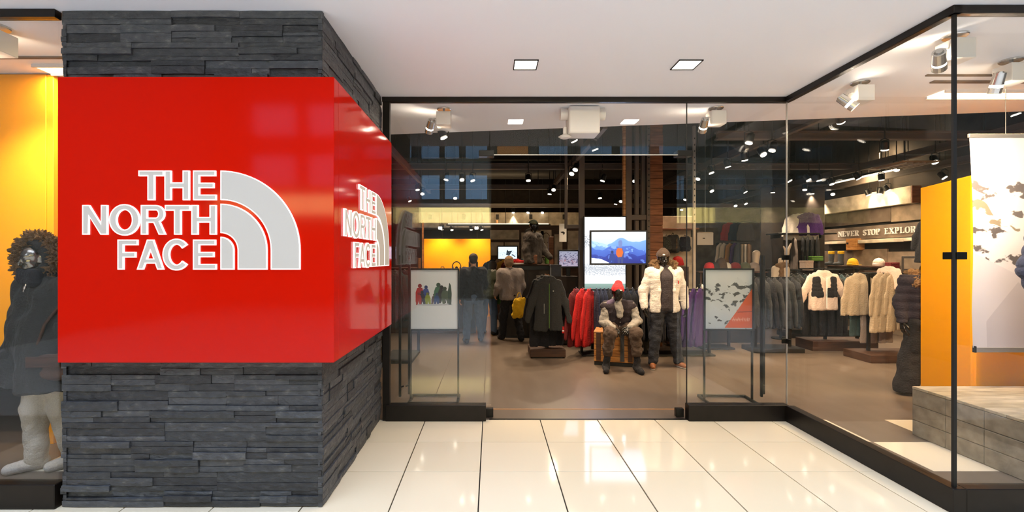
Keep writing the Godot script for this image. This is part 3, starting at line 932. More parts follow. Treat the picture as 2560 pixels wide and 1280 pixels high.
# ---------------------------------------------------------------- dark shop ceiling: beams, tracks, ducts, spots
func shop_ceiling() -> void:
	var n := 0
	for s in [[-6.6, 9.0, 3.56, 9.8, 0], [-6.6, 9.0, 3.46, 12.0, 0], [-6.6, 9.0, 3.3, 14.8, 0], [3.4, 9.0, 3.5, 7.1, 0], [6.0, 15.5, 3.5, 4.28, 1], [6.6, 12.0, 3.54, 1.6, 1], [6.6, 13.0, 3.5, -1.7, 1], [6.0, 15.5, 3.5, 7.5, 1], [6.5, 15.5, 3.42, 8.5, 1]]:
		var lab: String = ["brown steel lighting beam across the shop ceiling, nearest full-width one", "brown steel lighting beam across the shop ceiling, middle one", "brown steel lighting beam across the shop ceiling, rearmost one", "lighting beam across the right half of the shop ceiling close to the windows",
			"lighting track running back from above the right glass door", "lighting track running back beside the hanging steel frame in the centre", "lighting track running back over the cash desk on the left", "long lighting track running back over the beige jackets on the right", "lighting track running back closest to the lettered right wall"][n]
		n += 1
		var b := B.new()
		if s[4] == 0:
			for yy in [0.0, 0.1]: b.box(Vector3((s[0] + s[1]) / 2, s[2] + yy, -s[3]), Vector3(s[1] - s[0], 0.022, 0.11))
			b.box(Vector3((s[0] + s[1]) / 2, s[2] + 0.05, -s[3]), Vector3(s[1] - s[0], 0.09, 0.018))
		else:
			b.box(Vector3(s[3], s[2], -(s[0] + s[1]) / 2), Vector3(0.07, 0.05, s[1] - s[0]), 0.004)
			b.box(Vector3(s[3], s[2] + 0.07, -(s[0] + s[1]) / 2), Vector3(0.04, 0.09, s[1] - s[0]))
		var o := thing("lighting_beam", lab, "beam")
		put("beam", b, M.beam, o)
		b = B.new()
		for k in 5:
			var t: float = lerpf(s[0] + 0.3, s[1] - 0.3, k / 4.0)
			var p := Vector3(t, s[2] + 0.1, -s[3]) if s[4] == 0 else Vector3(s[3], s[2] + 0.1, -t)
			b.cyl(p, Vector3(p.x, 4.75, p.z), 0.01, 0.01, 6)
		put("hanger_rod", b, M.duct, o)
	var d := thing("air_duct", "dark round ventilation duct across the black shop ceiling", "duct")
	put("pipe", cyl_of(Vector3(-6.5, 4.3, -13.9), Vector3(8.9, 4.3, -13.9), 0.26, 24), M.duct, d)
	for k in 9: put("collar", cyl_of(Vector3(-6 + 1.8 * k, 4.3, -13.9), Vector3(-5.95 + 1.8 * k, 4.3, -13.9), 0.272, 24), M.duct, d)
	d = thing("air_duct", "dark square ventilation duct running back above the right-hand racks", "duct")
	put("pipe", span(5.4, 6.0, 4.05, 4.5, 5.6, 17.0, 0.01), M.duct, d)
	for k in 8: put("collar", span(5.38, 6.02, 4.03, 4.52, 5.8 + 1.4 * k, 5.84 + 1.4 * k, 0.004), M.duct, d)
	d = thing("air_grille", "pale square air grille panel hanging in the dark ceiling on the right", "grille", at(2262, 412, 7.7))
	put("panel", bx(Vector3.ZERO, Vector3(0.6, 0.02, 0.6), 0.004), M.mid_wall, d)
	for k in 5: put("slat", bx(Vector3(-0.2 + 0.1 * k, -0.02, 0), Vector3(0.03, 0.02, 0.5)), M.alu, d)
	put("rod", cyl_of(Vector3(0, 0, 0), Vector3(0, 4.75 - d.position.y, 0), 0.01), M.duct, d)

	# track spots: the head hangs from a rod, its lens looks down into the shop
	var pts := [[1110, 345], [1115, 450], [1155, 450], [1182, 452], [1044, 475], [1056, 485], [1025, 503], [1138, 496], [1105, 573], [1130, 575], [1178, 574], [1205, 575],
		[1321, 452], [1438, 425], [1429, 435], [1384, 475], [1374, 486], [1506, 453], [1587, 453], [1500, 496], [1539, 511], [1552, 504], [1283, 532], [1320, 532], [1356, 532], [1264, 574], [1713, 500], [1704, 525], [1682, 544], [1684, 561], [1436, 353], [1488, 375],
		[1872, 358], [1862, 401], [1820, 418], [1779, 433], [1744, 448], [1909, 387], [1930, 377], [1864, 481], [1932, 482], [1975, 453], [1971, 487], [1988, 495], [1780, 478], [1839, 515], [1865, 510], [1945, 522],
		[2102, 305], [2212, 375], [2022, 451], [2048, 452], [2080, 461], [2147, 447], [2204, 451], [2241, 425], [2338, 406], [2362, 445], [2012, 475], [2030, 485], [2039, 494], [2082, 486], [2220, 477], [2172, 488], [2199, 486], [2540, 287]]
	var ring := B.new()
	ring.lathe([[0.03, 0.0], [0.05, 0.02], [0.054, 0.13], [0.0, 0.14]], 16)
	var head := ring.mesh()
	var lens := B.new()
	lens.lathe([[0.0, -0.006], [0.046, -0.004], [0.046, 0.004], [0.0, 0.006]], 16)
	var lens_mesh := lens.mesh()
	var yoke := B.new()
	yoke.tube([Vector3(-0.06, -0.02, 0), Vector3(-0.06, 0.09, 0), Vector3(0, 0.11, 0), Vector3(0.06, 0.09, 0), Vector3(0.06, -0.02, 0)], 0.007, 6)
	var yoke_mesh := yoke.mesh()
	pts.sort_custom(func(p, q): return p[0] < q[0] or (p[0] == q[0] and p[1] < q[1]))
	var seen := {}
	for q in pts:
		var z: float = clampf(1.6 * F / (645.0 - q[1]), 5.9, 15.4)
		if q[0] > 2050: z = minf(z, 8.7 * F / (q[0] - 1228.0))
		var p := at(q[0], q[1], z)
		p.y = minf(p.y, 4.1)
		var zone: String = "above the cash desk" if q[0] < 1225 else "above the central opening" if q[0] < 1700 else "above the right glass door" if q[0] < 1968 else "above the racks on the right"
		var o := thing("track_spotlight", "small glowing spotlight %s, %s from the left" % [zone, nth(seen, zone)], "spotlight", p, 0.0, "spotlights " + zone)
		var dir := Vector3(rng.randf_range(-0.35, 0.35) - 0.1 * signf(p.x - 1.0), -1.0, rng.randf_range(-0.1, 0.75)).normalized()
		if p.x > 6.0: dir = Vector3(rng.randf_range(-0.5, 0.7), -1, rng.randf_range(-0.2, 0.6)).normalized()
		var power := 3.2
		if p.z > -9.0:   # the front spots are turned on the goods nearest the entrance
			var aim := Vector3(0.4, 0, -7.3) if q[0] > 1400 and q[0] < 1445 and q[1] > 400 else Vector3(2.4, 1.1, -7.3) if q[0] > 1400 and q[0] < 1600 else Vector3(6.5, 1.0, -7.8) if q[0] > 2000 and q[0] < 2300 else Vector3(4.9, 0.9, -8.4) if q[0] > 1700 and q[0] <= 1862 else p + dir
			dir = (aim - p).normalized()
			if aim != p + dir: power = 3.6 if p.x > 6.0 else 5.0
		var tilt := Basis(Quaternion(Vector3.DOWN, dir))
		var hm := put("lamp_head", head, M.black_metal, o, Vector3())
		hm.basis = tilt * Basis(Vector3(1, 0, 0), PI); hm.position = tilt * Vector3(0, 0.145, 0)
		var lm := put("lens", lens_mesh, M.lamp, o)
		lm.basis = tilt
		put("yoke", yoke_mesh, M.black_metal, o, Vector3(0, 0.06, 0))
		put("rod", cyl_of(Vector3(0, 0.16, 0), Vector3(0, 4.75 - p.y, 0), 0.009, 6), M.duct, o)
		spot_light(o, dir * 0.012, dir, power, 36.0)

# ---------------------------------------------------------------- window displays
func cove(called: String, label: String, x0: float, x1: float, z0: float, z1: float, e: float) -> void:
	var o := thing(called, label, "light", Vector3((x0 + x1) / 2, CEIL, -(z0 + z1) / 2))
	var b := B.new()
	for s in [-1.0, 1.0]: b.box(Vector3(0, -0.012, s * ((z1 - z0) / 2 + 0.012)), Vector3(x1 - x0, 0.03, 0.02), 0.003)
	put("trim", b, M.white_metal, o)
	put("diffuser", bx(Vector3(0, -0.006, 0), Vector3(x1 - x0, 0.012, z1 - z0)), M.cove, o)
	area(o, Vector3(0, -0.02, 0), Vector2(x1 - x0, z1 - z0), e, h("ffdca0"))

func displays() -> void:
	cove("ceiling_light", "long warm strip light in the ceiling above the orange display panels", 4.55, 7.5, 4.72, 4.9, 15.0)
	cove("ceiling_light", "warm strip light in the ceiling above the yellow panel left of the pillar", -4.0, -3.0, 4.1, 4.26, 4.0)
	struct("trim_13", span(4.2, 8.9, 3.372, CEIL, 4.45, 4.5), M.mid_wall)
	struct("trim_14", span(4.0, 8.9, 3.372, CEIL, 4.3, 4.33), M.mid_wall)
	struct("trim_15", span(-6.5, -2.95, 3.372, CEIL, 3.92, 3.95), M.mid_wall)
	# yellow backdrop of the left window
	var o := thing("backdrop_panel", "tall yellow backdrop panels behind the hooded parka in the left window", "panel")
	put("front_panel", span(-6.5, -4.06, 0.86, CEIL - 0.01, 4.28, 4.34, 0.003), M.yellow, o)
	put("side_panel", span(-4.06, -4.0, 0.0, CEIL - 0.01, 4.29, 6.0, 0.003), M.yellow, o)
	# orange backdrop of the right window: a return that runs back and a front leaf
	o = thing("backdrop_panel", "orange backdrop panels behind the bench and banner in the right window", "panel")
	var b := B.new()
	var pa := Vector3(5.06, 0, -5.5); var pb := Vector3(4.79, 0, -4.66)
	var u := (pb - pa).normalized()
	b.xf = Transform3D(Basis(u, Vector3.UP, u.cross(Vector3.UP)), pa)
	b.box(Vector3((pb - pa).length() / 2, 1.26, 0), Vector3((pb - pa).length(), 2.52, 0.05), 0.003)
	put("side_panel", b, M.orange, o)
	put("front_panel", span(4.79, 8.9, 0.0, 2.52, 4.64, 4.69, 0.003), M.orange, o)
	# concrete bench with a plank top
	o = thing("display_bench", "low grey concrete bench with planked wood top in the right window", "bench", Vector3(4.05, 0, -4.52))
	var L := 3.6
	for k in 3:
		for r in 3: put("block", bx(Vector3(L / 2 - 0.03, 0.075 + 0.147 * r, 0.165 + 0.33 * k), Vector3(L - 0.06, 0.143, 0.327), 0.004), M.concrete, o)
	for k in 6: put("plank", bx(Vector3(L / 2, 0.456, 0.083 + 0.165 * k), Vector3(L, 0.024, 0.162), 0.002), [M.plank1, M.plank2][k % 2], o)
	# hanging banner with a snowy mountain print
	var im := Image.create(320, 640, false, Image.FORMAT_RGBA8)
	wash(im, h("f6f2f0"), h("f0eaea"), 0, 640)
	ridge(im, 91, 110, 70, 0.008, h("f4efee"), h("e8e0e0"), h("6c6460"), 0.2, 0.1)
	ridge(im, 92, 215, 60, 0.008, h("f0e9e6"), h("e2dadb"), h("94866c"), 0.12, 0.12)
	ridge(im, 93, 270, 40, 0.009, h("efe8e8"), h("d8d0d3"), h("5c5452"), 0.24, 0.25)
	fill_poly(im, [Vector2(0, 350), Vector2(150, 430), Vector2(320, 530), Vector2(320, 640), Vector2(0, 640)], h("dcd4d7"))
	fill_poly(im, [Vector2(40, 560), Vector2(130, 440), Vector2(320, 600), Vector2(320, 640), Vector2(40, 640)], h("cdc5c9"))
	fill_poly(im, [Vector2(140, 415), Vector2(300, 480), Vector2(300, 486), Vector2(140, 425)], h("eae4e4"))
	fill_poly(im, [Vector2(226, 618), Vector2(258, 612), Vector2(258, 616), Vector2(226, 622)], h("c8202a"))
	o = thing("hanging_banner", "white hanging fabric banner printed with snowy mountain rocks, in front of orange panels", "banner", Vector3(4.48, 0, -4.4))
	b = B.new()
	for i in 12:   # a slightly curling cloth
		var ya: float = lerpf(0.86, 2.83, i / 12.0); var yb: float = lerpf(0.86, 2.83, (i + 1) / 12.0)
		for k in 8:
			var xa: float = k / 8.0; var xb: float = (k + 1) / 8.0
			var c := []
			for e in [[xa, ya], [xb, ya], [xb, yb], [xa, yb]]:
				var bow: float = 0.035 * sin((e[1] - 0.86) / 1.97 * PI) * (1.0 - e[0]) * (1.0 - e[0])
				c.append(Vector3(e[0] * 1.1 + 0.07 * maxf(0.0, 1.25 - e[1]) * (1.0 - e[0]) * 1.2, e[1], bow))
			var m: int = b.uv.size()
			b.quad(c[0], c[1], c[2], c[3])
			var t := [Vector2(xa, 1 - i / 12.0), Vector2(xb, 1 - (i + 1) / 12.0), Vector2(xb, 1 - i / 12.0), Vector2(xa, 1 - i / 12.0), Vector2(xa, 1 - (i + 1) / 12.0), Vector2(xb, 1 - (i + 1) / 12.0)]
			for j in 6: b.uv[m + j] = t[j]
	put("cloth", b, shown(im, 0.0, 0.7), o)
	put("top_rail", bx(Vector3(0.55, 2.845, 0), Vector3(1.12, 0.035, 0.022), 0.003), M.alu, o)
	put("bottom_rail", bx(Vector3(0.585, 0.84, 0), Vector3(1.06, 0.045, 0.022), 0.003), M.alu, o)
	put("end_cap", bx(Vector3(0.048, 0.845, 0), Vector3(0.016, 0.06, 0.028), 0.002), M.black, o)
	for x in [0.34, 0.95]: put("wire", cyl_of(Vector3(x, 2.86, 0), Vector3(x, CEIL, 0), 0.0025, 6), M.alu, o)

# ---------------------------------------------------------------- figures
func head_bones(c: Vector3, fw: Vector3, s := 1.0) -> Array:   # c: middle of the skull, fw: where the face looks
	var up := (Vector3.UP - fw * fw.y).normalized(); var rt := up.cross(fw).normalized()
	var P := func(x: float, y: float, z: float) -> Vector3: return c + (rt * x + up * y + fw * z) * s
	return [[P.call(0, 0.035, -0.025), P.call(0, 0.03, 0.02), 0.085 * s, 0.078 * s], [P.call(0, -0.02, 0.02), P.call(0, -0.085, 0.045), 0.066 * s, 0.036 * s],
		[P.call(-0.03, -0.05, 0.035), P.call(0.03, -0.05, 0.035), 0.036 * s, 0.036 * s], [P.call(0, 0.005, 0.094), P.call(0, -0.033, 0.108), 0.009 * s, 0.014 * s],
		[P.call(-0.04, 0.022, 0.078), P.call(0.04, 0.022, 0.078), 0.016 * s, 0.016 * s], [P.call(-0.02, -0.06, 0.08), P.call(0.02, -0.06, 0.08), 0.012 * s, 0.012 * s],
		[P.call(-0.04, -0.02, 0.065), P.call(-0.035, -0.035, 0.06), 0.022 * s, 0.02 * s], [P.call(0.04, -0.02, 0.065), P.call(0.035, -0.035, 0.06), 0.022 * s, 0.02 * s],
		[P.call(-0.08, 0.015, -0.01), P.call(-0.078, -0.025, -0.002), 0.013 * s, 0.01 * s], [P.call(0.08, 0.015, -0.01), P.call(0.078, -0.025, -0.002), 0.013 * s, 0.01 * s]]

func hand_bones(w: Vector3, d: Vector3, palm: Vector3, thumb: Vector3, curl := 0.35, s := 1.0) -> Array:   # w: wrist, d: along the fingers, palm: where the palm faces, thumb: towards the thumb's side
	d = d.normalized(); thumb = (thumb - d * thumb.dot(d)).normalized(); palm = (palm - d * palm.dot(d) - thumb * palm.dot(thumb)).normalized()
	var out := []
	var lens := [[0.042, 0.026, 0.02], [0.046, 0.03, 0.022], [0.043, 0.028, 0.021], [0.034, 0.021, 0.018]]
	for i in 4:
		var side := thumb * (0.03 - 0.02 * i) * s
		var k := w + d * (0.092 - 0.004 * absf(i - 1.2)) * s + side
		out.append([w + side * 0.55 + d * 0.01 * s, k, 0.017 * s, 0.012 * s])
		var p := k; var a: float = curl * (0.7 + 0.15 * i)
		for j in 3:
			var q: Vector3 = p + (d * cos(a) + palm * sin(a) + thumb * 0.1 * (1.3 - i)).normalized() * lens[i][j] * s
			out.append([p, q, (0.0098 - 0.0009 * j) * s, (0.009 - 0.0009 * j) * s])
			p = q; a += curl * (0.8 + 0.1 * i)
	var t0 := w + d * 0.025 * s + thumb * 0.02 * s
	var t1 := t0 + (d * 0.7 + thumb * 0.75 + palm * 0.35).normalized() * 0.045 * s
	var t2 := t1 + (d * 0.95 + thumb * 0.35 + palm * 0.3).normalized() * 0.034 * s
	var t3 := t2 + (d + palm * 0.35).normalized() * 0.026 * s
	out.append([t0, t1, 0.016 * s, 0.012 * s]); out.append([t1, t2, 0.0115 * s, 0.0105 * s]); out.append([t2, t3, 0.0105 * s, 0.0085 * s])
	return out

func standing(over := {}) -> Dictionary:   # joints of a standing adult, facing +z; l and r as seen from the front of the picture
	var j := {"head": Vector3(0, 1.66, 0.02), "look": Vector3(0, 0, 1), "neck": Vector3(0, 1.5, -0.01), "chest": Vector3(0, 1.32, 0), "pelvis": Vector3(0, 0.96, 0),
		"sl": Vector3(-0.185, 1.43, 0), "sr": Vector3(0.185, 1.43, 0), "el": Vector3(-0.255, 1.15, -0.02), "er": Vector3(0.255, 1.15, -0.02), "wl": Vector3(-0.27, 0.91, 0.05), "wr": Vector3(0.27, 0.91, 0.05),
		"hl": Vector3(-0.095, 0.93, 0), "hr": Vector3(0.095, 0.93, 0), "kl": Vector3(-0.12, 0.5, 0.02), "kr": Vector3(0.12, 0.5, 0.02), "al": Vector3(-0.14, 0.085, -0.01), "ar": Vector3(0.14, 0.085, -0.01),
		"tl": Vector3(-0.17, 0.04, 0.14), "tr": Vector3(0.17, 0.04, 0.14)}
	j.merge(over, true)
	return j

func torso(j: Dictionary, g: float, hem := 0.0) -> Array:   # g: thickness over the body; hem: how far below the hips it goes
	var out := []
	for s in ["l", "r"]:
		var sh: Vector3 = j["s" + s]; var hp: Vector3 = j["h" + s]
		var top: Vector3 = j.neck + (sh - j.neck) * 0.55 - (j.neck - j.pelvis).normalized() * 0.1
		var mid: Vector3 = j.chest.lerp(j.pelvis, 0.6) + (hp - j.pelvis) * 0.75
		out.append([top, mid, 0.098 + g, 0.084 + g])
		out.append([mid, hp + (j.pelvis - j.neck).normalized() * hem, 0.084 + g, 0.092 + g + hem * 0.15])
		out.append([j.neck - (j.neck - j.chest) * 0.25, sh, 0.05 + g * 0.6, 0.058 + g * 0.8])
	return out

func sleeves(j: Dictionary, g: float) -> Array:
	var out := []
	for s in ["l", "r"]:
		out.append([j["s" + s], j["e" + s], 0.056 + g, 0.044 + g])
		out.append([j["e" + s], j["w" + s], 0.044 + g, 0.034 + g * 0.8])
	return out

func legs(j: Dictionary, g: float, low := 0.0) -> Array:
	var out := [[j.hl, j.hr, 0.092 + g, 0.092 + g]]
	for s in ["l", "r"]:
		out.append([j["h" + s], j["k" + s], 0.08 + g, 0.058 + g])
		out.append([j["k" + s], j["a" + s].lerp(j["k" + s], low), 0.056 + g, 0.044 + g])
	return out

func feet(j: Dictionary, g: float, shaft: float, side: String) -> Array:
	var out := []
	for s in [side]:
		var a: Vector3 = j["a" + s]; var t: Vector3 = j["t" + s]
		out.append([Vector3(a.x, a.y - 0.035, a.z) - (t - a) * 0.2, t, 0.045 + g, 0.034 + g])
		out.append([a - Vector3(0, 0.02, 0), a.lerp(j["k" + s], maxf(0.08, shaft)), 0.045 + g, 0.042 + g])
	return out

func body(j: Dictionary, skip_head := false) -> B:   # the whole bare figure as one mesh; head and hands on finer grids
	var b := B.new()
	var arms := sleeves(j, 0.0)
	b.add(blob(torso(j, 0.0) + arms + legs(j, 0.0) + [[j.neck - Vector3(0, 0.06, 0), j.neck.lerp(j.head, 0.45), 0.062, 0.052]], 0.024, 0.04))
	if not skip_head:
		b.add(blob(head_bones(j.head, j.look.normalized()) + [[j.neck - Vector3(0, 0.03, 0), j.head - Vector3(0, 0.02, 0) - j.look.normalized() * 0.02, 0.053, 0.05]], 0.0075, 0.02))
	for s in ["l", "r"]:
		var d: Vector3 = j.get("d" + s, j["w" + s] - j["e" + s])
		var sg := -1.0 if s == "l" else 1.0
		b.add(blob(hand_bones(j["w" + s], d, j.get("p" + s, Vector3(-sg, 0, 0)), j.get("th" + s, Vector3(0, 0, 1)), j.get("curl", 0.35), 1.0) + [[j["w" + s] - d.normalized() * 0.05, j["w" + s], 0.03, 0.026]], 0.0055, 0.008))
	return b

func figures() -> void:
	# --- standing mannequin in the open white jacket
	var o := thing("mannequin", "standing black mannequin in open white jacket, dark sweater and dark trousers beside the crate", "mannequin", Vector3(2.686, 0, -7.3))
	var j := standing({"sl": Vector3(-0.2, 1.47, 0), "sr": Vector3(0.2, 1.47, 0), "head": Vector3(-0.02, 1.7, 0.03), "neck": Vector3(0, 1.545, -0.01), "chest": Vector3(0, 1.37, 0), "el": Vector3(-0.315, 1.19, -0.03), "er": Vector3(0.31, 1.19, -0.03),
		"wl": Vector3(-0.32, 0.95, 0.03), "wr": Vector3(0.325, 0.95, 0.02), "kl": Vector3(-0.14, 0.5, 0.02), "kr": Vector3(0.16, 0.5, -0.01), "al": Vector3(-0.19, 0.085, 0.03), "ar": Vector3(0.235, 0.085, -0.02), "tl": Vector3(-0.23, 0.04, 0.17), "tr": Vector3(0.28, 0.04, 0.1)})
	put("body", body(j), M.mannequin, o)
	put("trousers", blob(legs(j, 0.03, 0.04), 0.016, 0.05, {"amp": 0.02, "freq": 5.0, "stretch": Vector3(1, 1.6, 1)}), M.c_navy.duplicate(), o).material_override.albedo_color = h("20222a")
	var sw := torso(j, 0.018, 0.02)
	sw.append([j.neck - Vector3(0, 0.03, 0), j.neck + Vector3(0, 0.045, 0.012), 0.068, 0.062])
	sw.append([Vector3(0, 1.38, 0.04), Vector3(0, 0.96, 0.035), 0.11, 0.11])
	put("sweater", blob(sw, 0.016, 0.05, {"cuts": [Plane(Vector3(0, 1, 0), 1.59), Plane(Vector3(0, -1, 0), -0.84)], "amp": 0.006}), M.c_sweater, o)
	var jk := torso(j, 0.052, 0.0) + sleeves(j, 0.03)
	var jm := put("jacket", blob(jk, 0.013, 0.028, {"carve": [[Vector3(0, 1.62, 0.17), Vector3(0, 0.8, 0.19), 0.115, 0.115]], "cuts": [Plane(Vector3(0, -1, 0), -0.86)], "amp": 0.009, "freq": 7.0, "stretch": Vector3(0.8, 1.6, 0.8)}), M.c_white, o)
	for s in [-1.0, 1.0]:
		put("front_placket", blob([[Vector3(s * 0.1, 1.52, 0.075), Vector3(s * 0.115, 1.2, 0.125), 0.02, 0.022], [Vector3(s * 0.115, 1.2, 0.125), Vector3(s * 0.13, 0.88, 0.115), 0.022, 0.022]], 0.012, 0.03), M.c_white, jm)
		put("cuff", blob([[j.wl if s < 0 else j.wr, (j.wl if s < 0 else j.wr) + Vector3(0, 0.04, -0.01), 0.05, 0.052]], 0.012, 0.02), M.c_white, jm)
		put("pocket_flap", bx(Vector3(s * 0.2, 1.05, 0.135), Vector3(0.07, 0.02, 0.012), 0.004), M.c_offwhite, jm)
	put("badge", bx(Vector3(0.165, 1.33, 0.15), Vector3(0.014, 0.05, 0.01), 0.003), M.c_red, jm)
	put("waistband", blob(torso({"neck": Vector3(0, 1.06, 0), "chest": Vector3(0, 1.0, 0), "pelvis": Vector3(0, 0.92, 0), "sl": j.sl, "sr": j.sr, "hl": j.hl, "hr": j.hr}, 0.04), 0.016, 0.04, {"carve": [[Vector3(0, 1.62, 0.17), Vector3(0, 0.8, 0.2), 0.125, 0.15]], "cuts": [Plane(Vector3(0, 1, 0), 0.935), Plane(Vector3(0, -1, 0), -0.865)]}), M.c_white, jm)
	put("fur_collar", blob([[Vector3(-0.12, 1.55, 0.06), Vector3(-0.16, 1.61, -0.03), 0.035, 0.05], [Vector3(-0.16, 1.61, -0.03), Vector3(0, 1.63, -0.1), 0.05, 0.055], [Vector3(0, 1.63, -0.1), Vector3(0.16, 1.61, -0.03), 0.055, 0.05], [Vector3(0.16, 1.61, -0.03), Vector3(0.13, 1.54, 0.06), 0.05, 0.035]], 0.012, 0.03, {"amp": 0.035, "freq": 40.0}), M.fur, jm)
	var hb := blob([[j.head + Vector3(0, 0.035, -0.03), j.head + Vector3(0, 0.045, 0.01), 0.098, 0.094], [j.head + Vector3(0, 0.08, -0.02), j.head + Vector3(0, 0.1, -0.01), 0.075, 0.06]], 0.009, 0.03, {"cuts": [Plane(Vector3(0, -1, -0.12).normalized(), -(j.head.y + 0.01))], "amp": 0.005, "freq": 30.0})
	var cap := put("knit_cap", hb, M.c_brown, o)
	put("patch", bx(j.head + Vector3(-0.03, 0.05, 0.1), Vector3(0.035, 0.02, 0.012), 0.002), M.white_metal, cap)
	for s in ["l", "r"]: put("shoe", blob(feet(j, 0.004, 0.0, s), 0.011, 0.03, {"cuts": [Plane(Vector3(0, -1, 0), -0.018)]}), M.wood_red, o)
	for s in ["l", "r"]: put("sole", blob(feet(j, 0.008, 0.0, s), 0.011, 0.03, {"cuts": [Plane(Vector3(0, 1, 0), 0.02), Plane(Vector3(0, -1, 0), 0.0)]}), M.white_metal, o)

	# --- wooden crate and the mannequin that sits on it
	var cr := thing("wooden_crate", "planked wooden crate with a dark strap, seat of the sitting mannequin", "crate", Vector3(2.0, 0, -7.62), -0.3)
	put("plinth", bx(Vector3(0, 0.03, 0), Vector3(0.6, 0.06, 0.5), 0.004), M.black, cr)
	for r in 5:
		for s in 4:
			var wide := s < 2
			put("plank", bx(Vector3(0, 0.105 + 0.09 * r, (0.245 if s == 0 else -0.245)) if wide else Vector3((0.295 if s == 2 else -0.295), 0.105 + 0.09 * r, 0), Vector3(0.61, 0.085, 0.022) if wide else Vector3(0.022, 0.085, 0.468), 0.003), M.crate[rng.randi() % 3], cr)
	for k in 4: put("lid_plank", bx(Vector3(0, 0.522, -0.19 + 0.127 * k), Vector3(0.62, 0.022, 0.122), 0.003), M.crate[rng.randi() % 3], cr)
	for x in [0.13]: put("strap", bx(Vector3(x, 0.3, 0.26), Vector3(0.06, 0.44, 0.008), 0.001), M.c_slate, cr)
	for x in [-0.235, 0.25]: put("corner_batten", bx(Vector3(x, 0.3, 0.263), Vector3(0.07, 0.44, 0.014), 0.003), M.wood_dark, cr)
	o = thing("mannequin", "black mannequin sitting on the crate in coral knit cap, dark vest and brown trousers", "mannequin", Vector3(2.0, 0, -7.4))
	j = {"head": Vector3(-0.055, 1.17, 0.19), "look": Vector3(-0.1, -0.35, 1), "neck": Vector3(-0.04, 1.03, 0.1), "chest": Vector3(-0.02, 0.87, 0.08), "pelvis": Vector3(0, 0.6, -0.05),
		"sl": Vector3(-0.215, 0.95, 0.08), "sr": Vector3(0.17, 0.955, 0.1), "el": Vector3(-0.255, 0.7, 0.12), "er": Vector3(0.265, 0.73, 0.14), "wl": Vector3(-0.175, 0.66, 0.33), "wr": Vector3(0.085, 0.65, 0.33),
		"hl": Vector3(-0.1, 0.61, -0.03), "hr": Vector3(0.1, 0.61, -0.03), "kl": Vector3(-0.225, 0.57, 0.4), "kr": Vector3(0.15, 0.58, 0.42), "al": Vector3(-0.28, 0.09, 0.36), "ar": Vector3(0.17, 0.09, 0.42), "tl": Vector3(-0.31, 0.04, 0.51), "tr": Vector3(0.19, 0.04, 0.58),
		"dl": Vector3(0.35, -0.45, 0.5), "dr": Vector3(-0.45, -0.3, 0.45), "pl": Vector3(0, -1, -0.2), "pr": Vector3(0, -1, -0.2), "thl": Vector3(1, 0, 0), "thr": Vector3(-1, 0, 0.4), "curl": 0.4}
	put("body", body(j), M.mannequin, o)
	put("trousers", blob(legs(j, 0.032, 0.42), 0.014, 0.05, {"amp": 0.025, "freq": 8.0}), M.c_brown, o)
	for s in ["l", "r"]: put("boot", blob(feet(j, 0.008, 0.72, s), 0.012, 0.03, {"cuts": [Plane(Vector3(0, -1, 0), 0.0)], "amp": 0.008, "freq": 12.0}), M.c_black, o)
	put("shirt", blob(sleeves(j, 0.02) + torso(j, 0.008) + [[j.neck - Vector3(0, 0.04, 0.0), j.neck + Vector3(-0.005, 0.03, 0.015), 0.075, 0.072], [j.neck + Vector3(0, -0.05, 0.06), j.chest + Vector3(0, -0.05, 0.11), 0.06, 0.05]], 0.013, 0.03, {"amp": 0.022, "freq": 9.0}), M.c_offwhite.duplicate(), o).material_override.albedo_color = h("9a948a")
	var ve := put("vest", blob(torso(j, 0.032, -0.02), 0.014, 0.04, {"carve": [[j.neck + Vector3(0, 0.02, 0.13), j.chest + Vector3(0, -0.08, 0.19), 0.085, 0.05]], "quilt": [28.0, 0.014], "amp": 0.01}), M.c_plum.duplicate(), o)
	ve.material_override.albedo_color = h("2a2026")
	put("shoulder_panel", blob([[j.neck.lerp(j.sl, 0.4) + Vector3(0, 0.03, 0.03), j.sl + Vector3(0.01, 0.02, 0.02), 0.045, 0.055]], 0.011, 0.02), M.c_purple.duplicate(), ve).material_override.albedo_color = h("6a5a72")
	for k in 3: put("snap", bx(j.chest.lerp(j.pelvis, 0.35 + 0.25 * k) + Vector3(0, 0, 0.155 - 0.01 * k), Vector3(0.012, 0.012, 0.01), 0.003), M.white_metal, ve)
	cap = put("knit_cap", blob([[j.head + Vector3(0.005, 0.035, -0.03), j.head + Vector3(0, 0.04, 0.005), 0.098, 0.095], [j.head + Vector3(0.01, 0.09, -0.03), j.head + Vector3(0.02, 0.13, -0.04), 0.075, 0.06]], 0.009, 0.03, {"cuts": [Plane(Vector3(0, -1, -0.3).normalized(), -(j.head.y + 0.035))], "amp": 0.006, "freq": 30.0}), M.c_coral, o)
	put("patch", bx(j.head + Vector3(0.02, 0.04, 0.1), Vector3(0.03, 0.016, 0.012), 0.002), M.white_metal, cap)

	# --- hooded parka in the left window
	o = thing("mannequin", "mannequin in long dark fur-hooded parka and pale trousers in the left window", "mannequin", Vector3(-3.56, 0, -3.76), -0.4)
